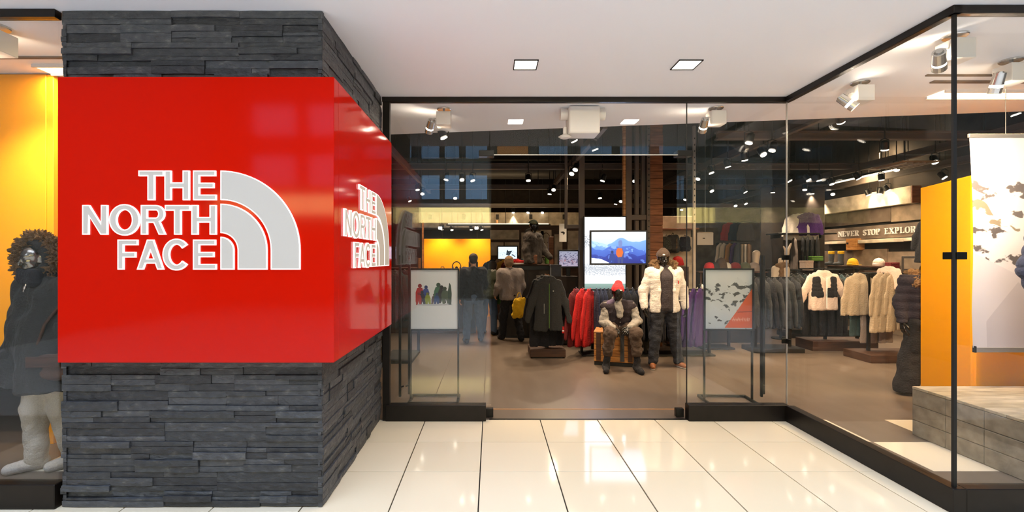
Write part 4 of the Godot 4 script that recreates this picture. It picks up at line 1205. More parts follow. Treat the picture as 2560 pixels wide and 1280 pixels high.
	j = standing({"look": Vector3(-0.1, -0.05, 1), "head": Vector3(-0.02, 1.69, 0.05), "neck": Vector3(0, 1.53, 0), "sl": Vector3(-0.2, 1.44, 0.02), "sr": Vector3(0.2, 1.45, -0.02), "el": Vector3(-0.3, 1.17, 0.02), "er": Vector3(0.27, 1.16, 0.02), "wl": Vector3(-0.15, 0.94, 0.06), "wr": Vector3(0.16, 0.94, 0.07), "dl": Vector3(0.1, -1, 0), "dr": Vector3(-0.1, -1, 0),
		"kl": Vector3(-0.09, 0.5, 0.03), "kr": Vector3(0.1, 0.5, -0.06), "al": Vector3(-0.1, 0.085, 0.02), "ar": Vector3(0.1, 0.085, -0.13), "tl": Vector3(-0.17, 0.04, 0.16), "tr": Vector3(0.06, 0.04, 0.0)})
	put("body", body(j), M.chrome.duplicate(), o).material_override.albedo_color = h("8f8a80")
	put("trousers", blob(legs(j, 0.03, 0.0), 0.013, 0.05, {"amp": 0.012, "freq": 7.0}), M.c_offwhite, o)
	for s in ["l", "r"]: put("boot", blob(feet(j, 0.01, 0.0, s), 0.011, 0.03, {"cuts": [Plane(Vector3(0, -1, 0), 0.0)]}), M.c_offwhite, o)
	var pk := torso(j, 0.06, 0.0) + sleeves(j, 0.04)
	for s in ["l", "r"]: pk.append([j["h" + s] + Vector3(0, 0.22, 0.03), j["h" + s] * Vector3(2.0, 0, 1) + Vector3(0, 0.66, 0.03), 0.17, 0.23])
	pk.append([j.neck - Vector3(0, 0.05, 0), j.neck + Vector3(-0.02, 0.05, 0.02), 0.1, 0.095])
	jm = put("parka", blob(pk, 0.016, 0.06, {"cuts": [Plane(Vector3(0, -1, 0), -0.69), Plane(Vector3(0.15, 1, -0.1).normalized(), 1.6)], "amp": 0.03, "freq": 5.0, "stretch": Vector3(1, 0.6, 1)}), M.c_parka, o)
	put("collar_wing", blob([[j.neck + Vector3(-0.08, 0.02, 0.06), j.neck + Vector3(-0.13, 0.11, 0.12), 0.05, 0.02], [j.neck + Vector3(-0.1, 0.05, 0.1), j.neck + Vector3(0.08, 0.04, 0.1), 0.045, 0.045], [j.neck + Vector3(-0.08, 0.0, 0.1), j.neck + Vector3(0.08, -0.02, 0.1), 0.05, 0.05]], 0.01, 0.03), M.c_black, jm)
	put("toggle", blob([[j.neck + Vector3(0.05, 0.01, 0.13), j.neck + Vector3(0.04, -0.06, 0.15), 0.008, 0.009], [j.neck + Vector3(0.04, -0.06, 0.15), j.neck + Vector3(0.02, -0.09, 0.15), 0.009, 0.006]], 0.006, 0.01), M.chrome, jm)
	put("hood", blob([[j.head + Vector3(0.01, 0.05, -0.06), j.head + Vector3(0.01, -0.06, -0.06), 0.145, 0.14], [j.head + Vector3(0.02, -0.1, -0.06), j.neck + Vector3(0.02, -0.02, -0.05), 0.12, 0.12]], 0.013, 0.04, {"carve": [[j.head + Vector3(0, 0.0, 0.0), j.head + Vector3(-0.02, 0.0, 0.25), 0.115, 0.14]]}), M.c_parka, jm)
	var fb := []
	for i in 14:
		var a0 := deg_to_rad(-70 + 320.0 * i / 14); var a1 := deg_to_rad(-70 + 320.0 * (i + 1) / 14)
		var rt := Vector3(1, 0, 0)
		var ce: Vector3 = j.head + Vector3(0.005, 0.01, 0.0)
		fb.append([ce + rt * cos(a0) * 0.145 + Vector3(0, sin(a0) * 0.165, -0.05 * cos(a0)), ce + rt * cos(a1) * 0.145 + Vector3(0, sin(a1) * 0.165, -0.05 * cos(a1)), 0.042, 0.042])
	put("fur_trim", blob(fb, 0.008, 0.03, {"amp": 0.05, "freq": 45.0}), M.fur, jm)
	put("pocket", blob([[Vector3(-0.22, 0.98, 0.16), Vector3(-0.1, 0.96, 0.2), 0.04, 0.04]], 0.014, 0.02), M.c_parka, jm)
	var bag := thing("shoulder_bag", "brown leather shoulder bag held against the dark parka in the left window", "bag", Vector3(-3.32, 0.78, -3.52), 0.1)
	put("body", blob([[Vector3(-0.1, 0.05, 0), Vector3(0.1, 0.05, 0), 0.05, 0.05], [Vector3(-0.1, 0.15, 0), Vector3(0.1, 0.15, 0), 0.05, 0.05]], 0.012, 0.04, {"squash": Vector3(1, 1, 0.8)}), M.wood_dark, bag)
	put("flap", bx(Vector3(0, 0.15, 0.045), Vector3(0.24, 0.08, 0.012), 0.004), M.wood_dark, bag)
	put("strap", tube_of([Vector3(-0.1, 0.19, 0), Vector3(-0.04, 0.42, -0.02), Vector3(0.08, 0.64, -0.08)], 0.011), M.wood_dark, bag)

	# --- right window: headless figure in a purple puffer, and the navy puffer on the bench
	o = thing("mannequin", "headless mannequin in purple quilted jacket with fur collar and wide black trousers, behind orange panel", "mannequin", Vector3(5.37, 0, -5.82), -0.2)
	j = standing({"al": Vector3(-0.2, 0.085, 0), "ar": Vector3(0.16, 0.085, 0)})
	put("body", body(j, true), M.mannequin, o)
	var wide := [[j.hl, j.hr, 0.11, 0.11]]
	for s in ["l", "r"]: wide.append([j["h" + s], j["a" + s] - Vector3(0, 0.03, 0), 0.09, 0.13])
	put("trousers", blob(wide, 0.018, 0.05, {"cuts": [Plane(Vector3(0, -1, 0), -0.03)], "amp": 0.03, "freq": 4.0}), M.c_black, o)
	jm = put("jacket", blob(torso(j, 0.03, -0.04) + sleeves(j, 0.022), 0.015, 0.04, {"quilt": [30.0, 0.016], "cuts": [Plane(Vector3(0, 1, 0), 1.49), Plane(Vector3(0, -1, 0), -0.9)]}), M.c_plum, o)
	put("fur_collar", blob([[Vector3(-0.13, 1.38, 0.09), Vector3(-0.13, 1.5, -0.02), 0.05, 0.05], [Vector3(-0.13, 1.5, -0.02), Vector3(0.13, 1.5, -0.02), 0.055, 0.055], [Vector3(0.13, 1.5, -0.02), Vector3(0.1, 1.34, 0.11), 0.05, 0.05], [Vector3(-0.13, 1.38, 0.09), Vector3(0.1, 1.34, 0.11), 0.04, 0.04]], 0.012, 0.03, {"amp": 0.035, "freq": 40.0}), M.fur, jm)
	o = thing("mannequin", "mannequin in navy quilted jacket standing on the bench beside the mountain banner", "mannequin", Vector3(5.03, 0.468, -4.12))
	j = standing({"el": Vector3(-0.3, 1.14, 0.0), "wl": Vector3(-0.3, 0.9, 0.06), "al": Vector3(-0.17, 0.085, 0), "kl": Vector3(-0.15, 0.5, 0.02)})
	put("body", body(j), M.mannequin, o)
	put("trousers", blob(legs(j, 0.03, 0.02), 0.016, 0.05, {"amp": 0.008}), M.c_dkred, o)
	for s in ["l", "r"]: put("shoe", blob(feet(j, 0.006, 0.0, s), 0.012, 0.03, {"cuts": [Plane(Vector3(0, -1, 0), 0.0)]}), M.c_black, o)
	put("jacket", blob(torso(j, 0.05, -0.02) + sleeves(j, 0.036), 0.014, 0.04, {"quilt": [30.0, 0.02]}), M.c_navy, o)

	# --- bust form in a parka on the tall cabinet
	o = thing("mannequin", "mannequin torso in dark hooded parka and green knit cap on the tall dark cabinet", "mannequin", Vector3(0.9, 0.72, -10.1), 0.9)
	j = standing({"look": Vector3(0.2, -0.3, 1), "er": Vector3(0.25, 1.16, 0.1), "wr": Vector3(0.2, 1.0, 0.3)})
	var bb := B.new()
	bb.add(blob(torso(j, 0.0) + sleeves(j, 0.0) + [[j.neck - Vector3(0, 0.06, 0), j.head, 0.06, 0.055]], 0.026, 0.04))
	bb.add(blob(head_bones(j.head, Vector3(0.2, -0.3, 1).normalized()), 0.01, 0.02))
	put("body", bb, M.mannequin, o)
	put("parka", blob(torso(j, 0.05, 0.05) + sleeves(j, 0.035) + [[Vector3(0, 1.52, -0.1), Vector3(0, 1.44, -0.12), 0.1, 0.09]], 0.018, 0.05, {"cuts": [Plane(Vector3(0, -1, 0), -0.86)], "amp": 0.012}), M.c_brown.duplicate(), o).material_override.albedo_color = h("3d342c")
	put("knit_cap", blob([[j.head + Vector3(0, 0.04, -0.03), j.head + Vector3(0, 0.05, 0.0), 0.1, 0.096]], 0.012, 0.03, {"cuts": [Plane(Vector3(0, -1, -0.2).normalized(), -(j.head.y + 0.02))]}), M.c_olive, o)

	# --- people
	o = thing("person", "person in dark jacket and blue jeans seen from behind at the cash desk", "person", Vector3(-0.36, 0, -9.45), PI + 0.15)
	j = standing({"el": Vector3(-0.24, 1.14, 0.06), "wl": Vector3(-0.16, 1.06, 0.28), "look": Vector3(0.3, -0.1, 1), "al": Vector3(-0.16, 0.085, 0.08), "ar": Vector3(0.15, 0.085, -0.1), "kl": Vector3(-0.14, 0.5, 0.08)})
	put("body", body(j), M.skin, o)
	put("hair", blob([[j.head + Vector3(0, 0.045, -0.03), j.head + Vector3(0, 0.0, -0.05), 0.092, 0.08]], 0.01, 0.02, {"carve": [[j.head + Vector3(0.03, -0.03, 0.12), j.head + Vector3(0.03, -0.1, 0.12), 0.12, 0.12]]}), M.hair, o)
	put("jacket", blob(torso(j, 0.03, 0.02) + sleeves(j, 0.022), 0.018, 0.05, {"cuts": [Plane(Vector3(0, -1, 0), -0.85)], "amp": 0.02}), M.c_black, o)
	put("jeans", blob(legs(j, 0.022, 0.02), 0.018, 0.05, {"amp": 0.02}), M.c_denim, o)
	for s in ["l", "r"]: put("shoe", blob(feet(j, 0.004, 0.0, s), 0.013, 0.03, {"cuts": [Plane(Vector3(0, -1, 0), 0.0)]}), M.c_black, o)
	o = thing("person", "person in grey sweater and black trousers walking away past the dark jackets", "person", Vector3(0.40, 0, -9.65), PI + 0.35)
	j = standing({"head": Vector3(0.02, 1.61, 0.07), "look": Vector3(-0.2, -0.3, 1), "neck": Vector3(0, 1.46, 0.03), "chest": Vector3(0, 1.3, 0.02), "sl": Vector3(-0.2, 1.39, 0.02), "sr": Vector3(0.2, 1.39, 0.02), "el": Vector3(-0.27, 1.12, 0.02), "er": Vector3(0.26, 1.12, 0.03), "wl": Vector3(-0.24, 0.92, 0.12), "wr": Vector3(0.25, 0.95, 0.2),
		"al": Vector3(-0.17, 0.085, -0.16), "ar": Vector3(0.12, 0.085, 0.18), "kl": Vector3(-0.14, 0.5, 0.0), "kr": Vector3(0.11, 0.5, 0.13), "tl": Vector3(-0.2, 0.04, -0.01), "tr": Vector3(0.13, 0.04, 0.33)})
	put("body", body(j), M.skin, o)
	put("hair", blob([[j.head + Vector3(0, 0.045, -0.03), j.head + Vector3(0, -0.01, -0.05), 0.094, 0.085]], 0.01, 0.02, {"carve": [[j.head + Vector3(0, -0.03, 0.12), j.head + Vector3(0, -0.1, 0.12), 0.12, 0.12]]}), M.c_tan, o)
	put("sweater", blob(torso(j, 0.052, 0.03) + sleeves(j, 0.028), 0.018, 0.05, {"cuts": [Plane(Vector3(0, -1, 0), -0.84)], "amp": 0.01, "stretch": Vector3(1.2, 0.5, 1.2)}), M.c_grey, o)
	put("trousers", blob(legs(j, 0.03, 0.02), 0.018, 0.05, {"amp": 0.02}), M.c_black, o)
	for s in ["l", "r"]: put("shoe", blob(feet(j, 0.006, 0.0, s), 0.013, 0.03, {"cuts": [Plane(Vector3(0, -1, 0), 0.0)]}), M.c_black, o)
	bag = thing("carrier_bag", "bright yellow carrier bag held by the person in the grey sweater", "bag", Vector3(0.56, 0.5, -9.4), 0.3)
	put("body", blob([[Vector3(-0.1, 0.06, 0), Vector3(-0.08, 0.34, 0), 0.06, 0.055], [Vector3(0.1, 0.06, 0), Vector3(0.08, 0.34, 0), 0.06, 0.055], [Vector3(0, 0.06, 0), Vector3(0, 0.34, 0), 0.065, 0.055]], 0.014, 0.05, {"squash": Vector3(1, 1, 0.7), "amp": 0.04, "freq": 8.0}), M.c_yellow, bag)
	put("handle", tube_of([Vector3(-0.06, 0.38, 0), Vector3(-0.02, 0.5, 0), Vector3(0.02, 0.5, 0), Vector3(0.06, 0.38, 0)], 0.008), M.c_yellow, bag)
	o = thing("person", "person in olive jacket with beige scarf leaning over beside the cash desk", "person", Vector3(-0.06, 0, -10.4), PI - 0.5)
	j = standing({"head": Vector3(0, 1.5, 0.22), "neck": Vector3(0, 1.4, 0.1), "chest": Vector3(0, 1.24, 0.06), "sl": Vector3(-0.19, 1.32, 0.08), "sr": Vector3(0.19, 1.32, 0.08), "el": Vector3(-0.26, 1.06, 0.14), "er": Vector3(0.26, 1.06, 0.14), "wl": Vector3(-0.18, 1.0, 0.36), "wr": Vector3(0.18, 1.0, 0.36), "look": Vector3(0, -0.5, 1)})
	put("body", body(j), M.skin, o)
	put("hair", blob([[j.head + Vector3(0, 0.045, -0.03), j.head + Vector3(0, -0.06, -0.06), 0.096, 0.09]], 0.011, 0.02), M.hair, o)
	put("jacket", blob(torso(j, 0.04, 0.05) + sleeves(j, 0.03), 0.02, 0.05, {"cuts": [Plane(Vector3(0, -1, 0), -0.8)], "amp": 0.02}), M.c_olive, o)
	put("scarf", blob([[j.neck + Vector3(-0.07, 0.0, 0.05), j.neck + Vector3(0.08, 0.0, 0.05), 0.05, 0.05], [j.neck + Vector3(-0.08, 0, -0.04), j.neck + Vector3(-0.16, -0.5, -0.1), 0.045, 0.06]], 0.015, 0.04, {"amp": 0.02}), M.c_offwhite, o)
	put("trousers", blob(legs(j, 0.024, 0.02), 0.02, 0.05), M.c_denim, o)
	for s in ["l", "r"]: put("shoe", blob(feet(j, 0.006, 0.0, s), 0.014, 0.03, {"cuts": [Plane(Vector3(0, -1, 0), 0.0)]}), M.c_black, o)

func tube_of(p: Array, r: float, seg := 8) -> B:
	var o := B.new(); o.tube(p, r, seg); return o

# ---------------------------------------------------------------- hanging clothes
var protos := {}

func garment_mesh(kind: String) -> ArrayMesh:
	if protos.has(kind): return protos[kind]
	var b := []
	var opt := {"squash": Vector3(1, 1, 0.42), "amp": 0.02, "freq": 6.0, "stretch": Vector3(1.6, 0.5, 1)}
	match kind:
		"jacket", "coat", "shirt", "spread", "fleece":
			var low: float = {"jacket": 0.72, "coat": 0.95, "shirt": 0.62, "spread": 0.8, "fleece": 0.6}[kind]
			var out: float = {"jacket": 0.06, "coat": 0.1, "shirt": 0.07, "spread": 0.15, "fleece": 0.2}[kind]
			for s in [-1.0, 1.0]:
				b.append([Vector3(s * 0.05, -0.09, 0), Vector3(s * 0.2, -0.14, 0), 0.055, 0.055])
				b.append([Vector3(s * 0.1, -0.2, 0), Vector3(s * {"spread": 0.15, "coat": 0.19}.get(kind, 0.12), -low, 0), 0.12, {"spread": 0.14, "coat": 0.15}.get(kind, 0.13)])
				b.append([Vector3(s * 0.21, -0.15, 0), Vector3(s * (0.24 + out * 0.6), -0.42, 0.01), 0.065, 0.062])
				b.append([Vector3(s * (0.24 + out * 0.6), -0.42, 0.01), Vector3(s * (0.25 + out), -0.68, 0.03), 0.062, 0.05])
			b.append([Vector3(-0.05, -0.07, 0), Vector3(0.05, -0.07, 0), 0.055, 0.055])
			opt.cuts = [Plane(Vector3(0, -1, 0), low + 0.04)]
		"trousers":
			for s in [-1.0, 1.0]: b.append([Vector3(s * 0.08, -0.12, 0), Vector3(s * 0.1, -0.95, 0), 0.1, 0.09])
			opt.cuts = [Plane(Vector3(0, -1, 0), 0.98), Plane(Vector3(0, 1, 0), -0.08)]
	if kind in ["jacket", "shirt", "spread", "coat"]: opt.squash = Vector3(1, 1, 0.34)
	protos[kind] = blob(b, 0.019, 0.035, opt)
	return protos[kind]

func hanger_mesh() -> ArrayMesh:
	if not protos.has("hanger"):
		var b := B.new()
		var p := []
		for i in 7: p.append(Vector3(0.022 * sin(i * PI / 5.0 - 0.6), -0.02 + 0.022 * cos(i * PI / 5.0 - 0.6), 0))
		p.append(Vector3(0, -0.06, 0))
		b.tube(p, 0.003, 5)
		b.tube([Vector3(-0.18, -0.115, 0), Vector3(-0.05, -0.065, 0), Vector3(0.05, -0.065, 0), Vector3(0.18, -0.115, 0)], 0.011, 6)
		protos["hanger"] = b.mesh()
	return protos["hanger"]

func garment(kind: String, m: Material, where: Vector3, turn: float, label: String, group := "", size := 1.0, hang: Material = null) -> Node3D:
	var names := {"jacket": "hanging_jacket", "coat": "hanging_coat", "shirt": "hanging_shirt", "spread": "hanging_jacket", "fleece": "hanging_jacket", "trousers": "hanging_trousers"}
	var cats := {"jacket": "jacket", "coat": "coat", "shirt": "shirt", "spread": "jacket", "fleece": "jacket", "trousers": "trousers"}
	var o := thing(names[kind], label, cats[kind], where, turn, group)
	o.scale = Vector3(size, size, size)
	put("body", garment_mesh(kind), m, o)
	put("hanger", hanger_mesh(), hang if hang else M.wood, o)
	return o

func detail_zip(o: Node3D, m: Material, low: float, front := 0.075) -> void:
	put("zipper", bx(Vector3(0, -0.12 - (low - 0.12) / 2, front), Vector3(0.012, low - 0.14, 0.012), 0.003), m, o)

func rail(label: String, a: Vector3, b: Vector3, base := Vector3(0.5, 0.06, 0.5), legs_at := [0.0, 1.0], bm: Material = null) -> void:
	var o := thing("clothes_rail", label, "clothes rack", Vector3(a.x, 0, a.z))
	var d := Vector3(b.x - a.x, 0, b.z - a.z)
	put("rail", cyl_of(Vector3(0, a.y - 0.02, 0), d + Vector3(0, b.y - 0.02, 0), 0.014, 10), M.black_metal, o)
	for t in legs_at:
		put("post", bx(d * t + Vector3(0, a.y / 2 - 0.02, 0), Vector3(0.045, a.y, 0.045), 0.004), M.black_metal, o)
	if base.x > 0.0:
		put("base", bx(d * 0.5 + Vector3(0, base.y / 2, 0), base, 0.006), bm if bm else M.wood_dark, o)

func racks() -> void:
	# four-way stand with dark jackets, seen through the opening
	var o := thing("clothes_stand", "black T-shaped clothes stand on a dark wooden slab carrying the dark zipped jackets", "clothes rack", Vector3(0.96, 0, -8.2))
	put("base", bx(Vector3(0, 0.085, 0), Vector3(0.6, 0.13, 0.52), 0.006), M.wood_dark, o)
	put("foot", bx(Vector3(0, 0.012, 0), Vector3(0.52, 0.024, 0.44)), M.black, o)
	put("post", bx(Vector3(0, 0.75, 0.03), Vector3(0.07, 1.3, 0.05), 0.004), M.black_metal, o)
	put("arm", bx(Vector3(0, 1.385, 0.1), Vector3(0.03, 0.03, 0.56), 0.004), M.black_metal, o)
	for k in 4:
		var g := garment("spread", M.c_charcoal if k != 2 else M.c_black, Vector3(0.96 + (0.0 if k == 0 else rng.randf_range(-0.02, 0.02)), 1.42, -7.86 - 0.115 * k), rng.randf_range(-0.08, 0.08), "front dark charcoal jacket with green zip on the T-shaped stand" if k == 0 else "%s dark jacket behind the green-zipped one on the T-shaped stand" % ["", "first", "second", "third"][k], "dark jackets on the T-shaped stand", 1.12)
		g.scale = Vector3(0.86, 1.12, 1.0)
		if k == 0:
			detail_zip(g, M.c_green, 0.8)
			put("pocket_zip", bx(Vector3(-0.1, -0.5, 0.075), Vector3(0.008, 0.15, 0.01), 0.002), M.alu, g)
			put("badge", bx(Vector3(0.08, -0.24, 0.068), Vector3(0.02, 0.012, 0.01), 0.002), M.white_metal, g)
			g.set_meta("group", "dark jackets on the T-shaped stand")
	for k in 3: garment("trousers", M.c_black, Vector3(0.82 + 0.13 * k, 1.06, -8.0 - 0.05 * k), 0.1, ["left", "middle", "right"][k] + " black trousers below the dark jackets on the T-shaped stand", "black trousers under the dark jackets", 0.88)
	var tg := thing("price_tag", "small red and white tag on the black trousers under the dark jackets", "tag", Vector3(1.2, 0.5, -7.84))
	put("card", bx(Vector3.ZERO, Vector3(0.035, 0.11, 0.004)), M.c_red, tg)
	put("band", bx(Vector3(0, -0.015, 0.003), Vector3(0.03, 0.02, 0.003)), M.white_metal, tg)
	# long low rail behind the crate
	rail("long low black clothes rail of red, navy, black and purple jackets behind the crate", Vector3(1.6, 1.16, -8.3), Vector3(3.85, 1.16, -8.3), Vector3(2.3, 0.03, 0.4), [0.0, 0.5, 1.0], M.black)
	var row := [["c_dkred", 1.5, 1.0], ["c_red", 1.62, 1.0], ["c_red", 1.74, 1.05], ["c_navy", 1.86, 1.48], ["c_navy", 1.93, 1.48], ["c_navy", 2.0, 1.48], ["c_black", 2.07, 1.48], ["c_black", 2.14, 1.48], ["c_black", 2.21, 1.48], ["c_black", 2.3, 1.48], ["c_black", 2.4, 1.48], ["c_black", 2.5, 1.48], ["c_black", 2.6, 1.48], ["c_black", 2.7, 1.48], ["c_black", 2.8, 1.48], ["c_black", 2.95, 1.48], ["c_black", 3.1, 1.48], ["c_charcoal", 3.2, 1.48], ["c_purple", 3.46, 1.0], ["c_purple", 3.58, 0.95], ["c_purple", 3.7, 0.9]]
	var said := {"c_dkred": "dark red jacket at the left end of the low rail behind the crate", "c_red": "bright red jacket on the low rail left of the crate", "c_navy": "navy jacket on the low rail between red and black ones", "c_black": "black jacket on the low rail behind the sitting mannequin", "c_charcoal": "charcoal jacket on the low rail behind the white-jacketed mannequin", "c_purple": "purple jacket at the right end of the low rail"}
	var seen := {}
	for r in row: garment("spread" if r[0] in ["c_red", "c_dkred", "c_purple"] else "jacket", M[r[0]], Vector3(r[1], 1.18, -8.3), r[2], said[r[0]] + ("" if r[0] in ["c_dkred", "c_charcoal"] else ", %s from the left" % nth(seen, r[0])), "%s jackets on the low rail" % r[0].substr(2) if not r[0] in ["c_dkred", "c_charcoal"] else "", 1.2, M.alu)
	# beige jackets on the right
	rail("black clothes rail on dark wooden slab carrying the beige jackets, right side of the shop", Vector3(6.2, 1.46, -8.0), Vector3(7.5, 1.46, -7.75), Vector3(1.45, 0.13, 0.6), [0.15, 0.62], M.wood_dark)
	garment("shirt", M.c_beige, Vector3(6.22, 1.46, -7.95), 0.25, "small beige jacket with dark lining, leftmost of the beige ones", "", 1.1)
	for k in 3: garment("coat", [M.c_beige, M.c_sand, M.c_beige][k], Vector3(6.46 + 0.16 * k, 1.47, -7.8 - 0.05 * k), 0.5, ["long beige coat, front one of three on the right rail", "long beige coat, middle one of three on the right rail", "long beige coat, rear one of three on the right rail"][k], "long beige coats", 1.0)
	garment("jacket", M.c_brown, Vector3(6.95, 1.46, -7.85), 0.8, "brown jacket hanging to the right of the beige coats", "", 1.1)
	garment("jacket", M.c_black, Vector3(7.15, 1.46, -7.82), 0.9, "black jacket hanging rightmost on the beige coats' rail", "", 1.1)
	for k in 3: garment("trousers", M.c_grey, Vector3(6.42 + 0.16 * k, 1.02, -8.02), 0.25, ["left", "middle", "right"][k] + " grey-beige trousers below the long beige coats", "trousers under the beige coats", 0.78)
	garment("trousers", M.c_teal, Vector3(6.25, 1.1, -8.05), 0.3, "dark checked trousers hanging below the small beige jacket", "", 0.75)
	# white and black fleece
	rail("black clothes rail on a dark slab carrying the white fleece, before the plaid shirts", Vector3(5.75, 1.52, -8.75), Vector3(7.2, 1.52, -8.9), Vector3(1.2, 0.18, 0.5), [0.35, 0.8], M.wood_dark)
	var f := garment("fleece", M.c_rose, Vector3(5.97, 1.5, -8.45), 0.1, "pale pink-white fleece jacket with black chest panels on the right", "", 1.15, M.c_rose)
	for s in [-1.0, 1.0]:
		var rows := []
		for e in [[-0.15, 0.13, 0.17], [-0.19, 0.105, 0.175], [-0.25, 0.09, 0.18], [-0.31, 0.07, 0.185], [-0.37, 0.055, 0.19], [-0.41, 0.05, 0.19]]:
			rows.append([Vector3(s * e[1], e[0], 0.09), Vector3(s * 0.12, e[0], 0.105), 0.034, 0.034]); rows.append([Vector3(s * 0.12, e[0], 0.105), Vector3(s * e[2], e[0], 0.07), 0.034, 0.034])
		put("chest_panel", blob(rows, 0.011, 0.02, {"squash": Vector3(1, 1, 0.45)}), M.c_black, f)
	detail_zip(f, M.white_metal, 0.62, 0.075)
	put("arm", bx(Vector3(0, 0.0, -0.15), Vector3(0.02, 0.02, 0.36)), M.black_metal, f)
	for k in 5: garment("trousers", M.c_black, Vector3(5.9 + 0.16 * k, 1.05, -8.75), 0.4, "%s black trousers from the left behind the white fleece" % nth(seen, "fleece"), "black trousers behind the white fleece", 0.8)
	# plaid shirts
	rail("clothes rail of dark plaid shirts at the back right, behind the entrance glass edge", Vector3(6.3, 1.36, -10.2), Vector3(8.3, 1.36, -10.2), Vector3(1.9, 0.1, 0.5), [0.1, 0.9], M.black)
	for k in 14: garment("jacket", M.c_plaid if k % 3 else M.c_teal, Vector3(6.4 + 0.13 * k, 1.36, -10.2), 1.42 + rng.randf_range(-0.08, 0.08), ("dark plaid shirt on the back right rail, %s from the left" if k % 3 else "dark teal shirt among the plaid ones, %s from the left") % nth(seen, "plaid" if k % 3 else "teal"), "dark plaid shirts" if k % 3 else "dark teal shirts", 1.25, M.white_metal)
	# dark jackets seen through the right glass door
	rail("clothes rail of black jackets behind the right glass door handles", Vector3(4.7, 1.36, -8.6), Vector3(5.6, 1.36, -8.6), Vector3(0.9, 0.08, 0.45), [0.15, 0.85], M.black)
	for k in 8: garment("jacket", M.c_black if k % 2 else M.c_charcoal, Vector3(4.72 + 0.11 * k, 1.36, -8.6), 1.45, "%s %s jacket from the left on the rail behind the right door handles" % [nth(seen, "door%d" % (k % 2)), "black" if k % 2 else "charcoal"], "black jackets by the right door" if k % 2 else "charcoal jackets by the right door", 1.2, M.alu)
	# white tops between the purple jackets and the right poster
	rail("short clothes rail of white tops behind the right poster stand", Vector3(3.95, 1.22, -8.9), Vector3(4.5, 1.22, -8.9), Vector3(0.6, 0.03, 0.4), [0.0, 1.0], M.black)
	for k in 5: garment("shirt", M.c_white, Vector3(3.98 + 0.1 * k, 1.22, -8.9), 1.4, "%s white top from the left on the short rail behind the right poster" % nth(seen, "tops"), "white tops behind the right poster", 1.2, M.alu)
	# left, behind the first glass pane
	rail("clothes rail of dark clothes deep in the left corner behind the glass", Vector3(-1.75, 1.5, -7.6), Vector3(-1.3, 1.5, -8.4), Vector3(0.5, 0.05, 0.9), [0.0, 1.0], M.black)
	for k in 7: garment("jacket", [M.c_black, M.c_charcoal, M.c_teal][k % 3], Vector3(-1.73 + 0.06 * k, 1.5, -7.64 - 0.11 * k), -0.4, "%s %s jacket from the front on the left rail behind the glass" % [nth(seen, "left%d" % (k % 3)), ["black", "charcoal", "dark green"][k % 3]], ["black jackets on the left rail", "charcoal jackets on the left rail", "dark green jackets on the left rail"][k % 3], 1.1, M.alu)
	# tan and red jackets between the people
	rail("clothes rail of tan, red and dark jackets behind the two shoppers", Vector3(0.05, 1.66, -11.0), Vector3(0.75, 1.66, -11.0), Vector3(0.7, 0.05, 0.45), [0.0, 1.0], M.black)
	for r in [["c_black", 0.06, "black jacket left on the rail behind the shoppers"], ["c_tan", 0.2, "tan jacket on the rail behind the shoppers"], ["c_mustard", 0.34, "mustard jacket on the rail behind the shoppers"], ["c_dkred", 0.48, "dark red jacket on the rail behind the shoppers"], ["c_black", 0.62, "black jacket right on the rail behind the shoppers"]]:
		garment("jacket", M[r[0]], Vector3(r[1], 1.68, -11.0), 0.6, r[2], "", 1.1)
	garment("coat", M.c_green, Vector3(0.1, 1.25, -10.6), 0.8, "light green scarf-like garment hanging low between the shoppers", "", 0.6)
	# upper rails on the back right wall
	rail("upper rail of white, mustard, purple and grey tops at the back right", at(1792, 606, 12.0), at(1872, 606, 12.0) , Vector3.ZERO, [0.0, 1.0])
	for r in [["c_white", 1803, "bright white top on the upper rail above the knit caps"], ["c_white", 1812, "second white top on the upper rail above the knit caps"], ["c_mustard", 1826, "mustard top on the upper rail above the knit caps"], ["c_purple", 1838, "purple top on the upper rail above the knit caps"], ["c_slate", 1848, "slate grey top on the upper rail above the knit caps"]]:
		garment("shirt", M[r[0]], at(r[1], 606, 12.0), 0.7, r[2], "", 1.0)
	for k in 3: garment("trousers", [M.c_beige, M.c_offwhite, M.c_tan][k], at(1857 + 8 * k, 606, 12.0), 0.8, ["beige", "off-white", "tan"][k] + " trousers hanging right of the tops on the upper rail", "", 0.75)
	for r in [["c_coral", 1824, "coral top hung high on the back panel"], ["c_navy", 1843, "navy top hung high on the back panel"], ["c_grey", 1864, "grey top hung high on the back panel"]]:
		garment("shirt", M[r[0]], at(r[1], 555, 14.1), 0.15, r[2], "", 0.85)
	# displays on the right wall, left part
	garment("shirt", M.c_white, at(2002, 532, 11.4), -0.5, "white sleeveless top displayed above the wall shelf on the right", "", 1.0)
	garment("shirt", M.c_purple, at(2020, 530, 11.3), -0.6, "purple top displayed above the wall shelf on the right", "", 0.85)
	garment("shirt", M.c_white, at(1989, 534, 11.5), -0.9, "narrow white and red top displayed above the wall shelf on the right", "", 0.85)
	garment("coat", M.c_grey, at(1985, 592, 11.2), 1.2, "long grey garment hanging under the wall shelf on the right", "", 0.85)
	for k in 4: garment("coat", M.c_black, at(2008 + 12 * k, 590, 11.2), 0.9, "%s long black coat from the left under the wall shelf" % nth(seen, "coats"), "long black coats under the wall shelf", 0.85)
	var hi := garment("coat", M.c_black, Vector3(8.62, 2.5, -9.15), -1.1, "black jacket hanging high over the end of the lettered board", "", 0.9)
	put("peg", tube_of([Vector3(0, -0.005, 0), Vector3(0, 0, -0.4)], 0.012, 6), M.black_metal, hi)
	garment("shirt", M.c_rose, at(2222, 664, 7.9), -1.1, "pale pink hooded top draped high on the right rail", "", 0.6)

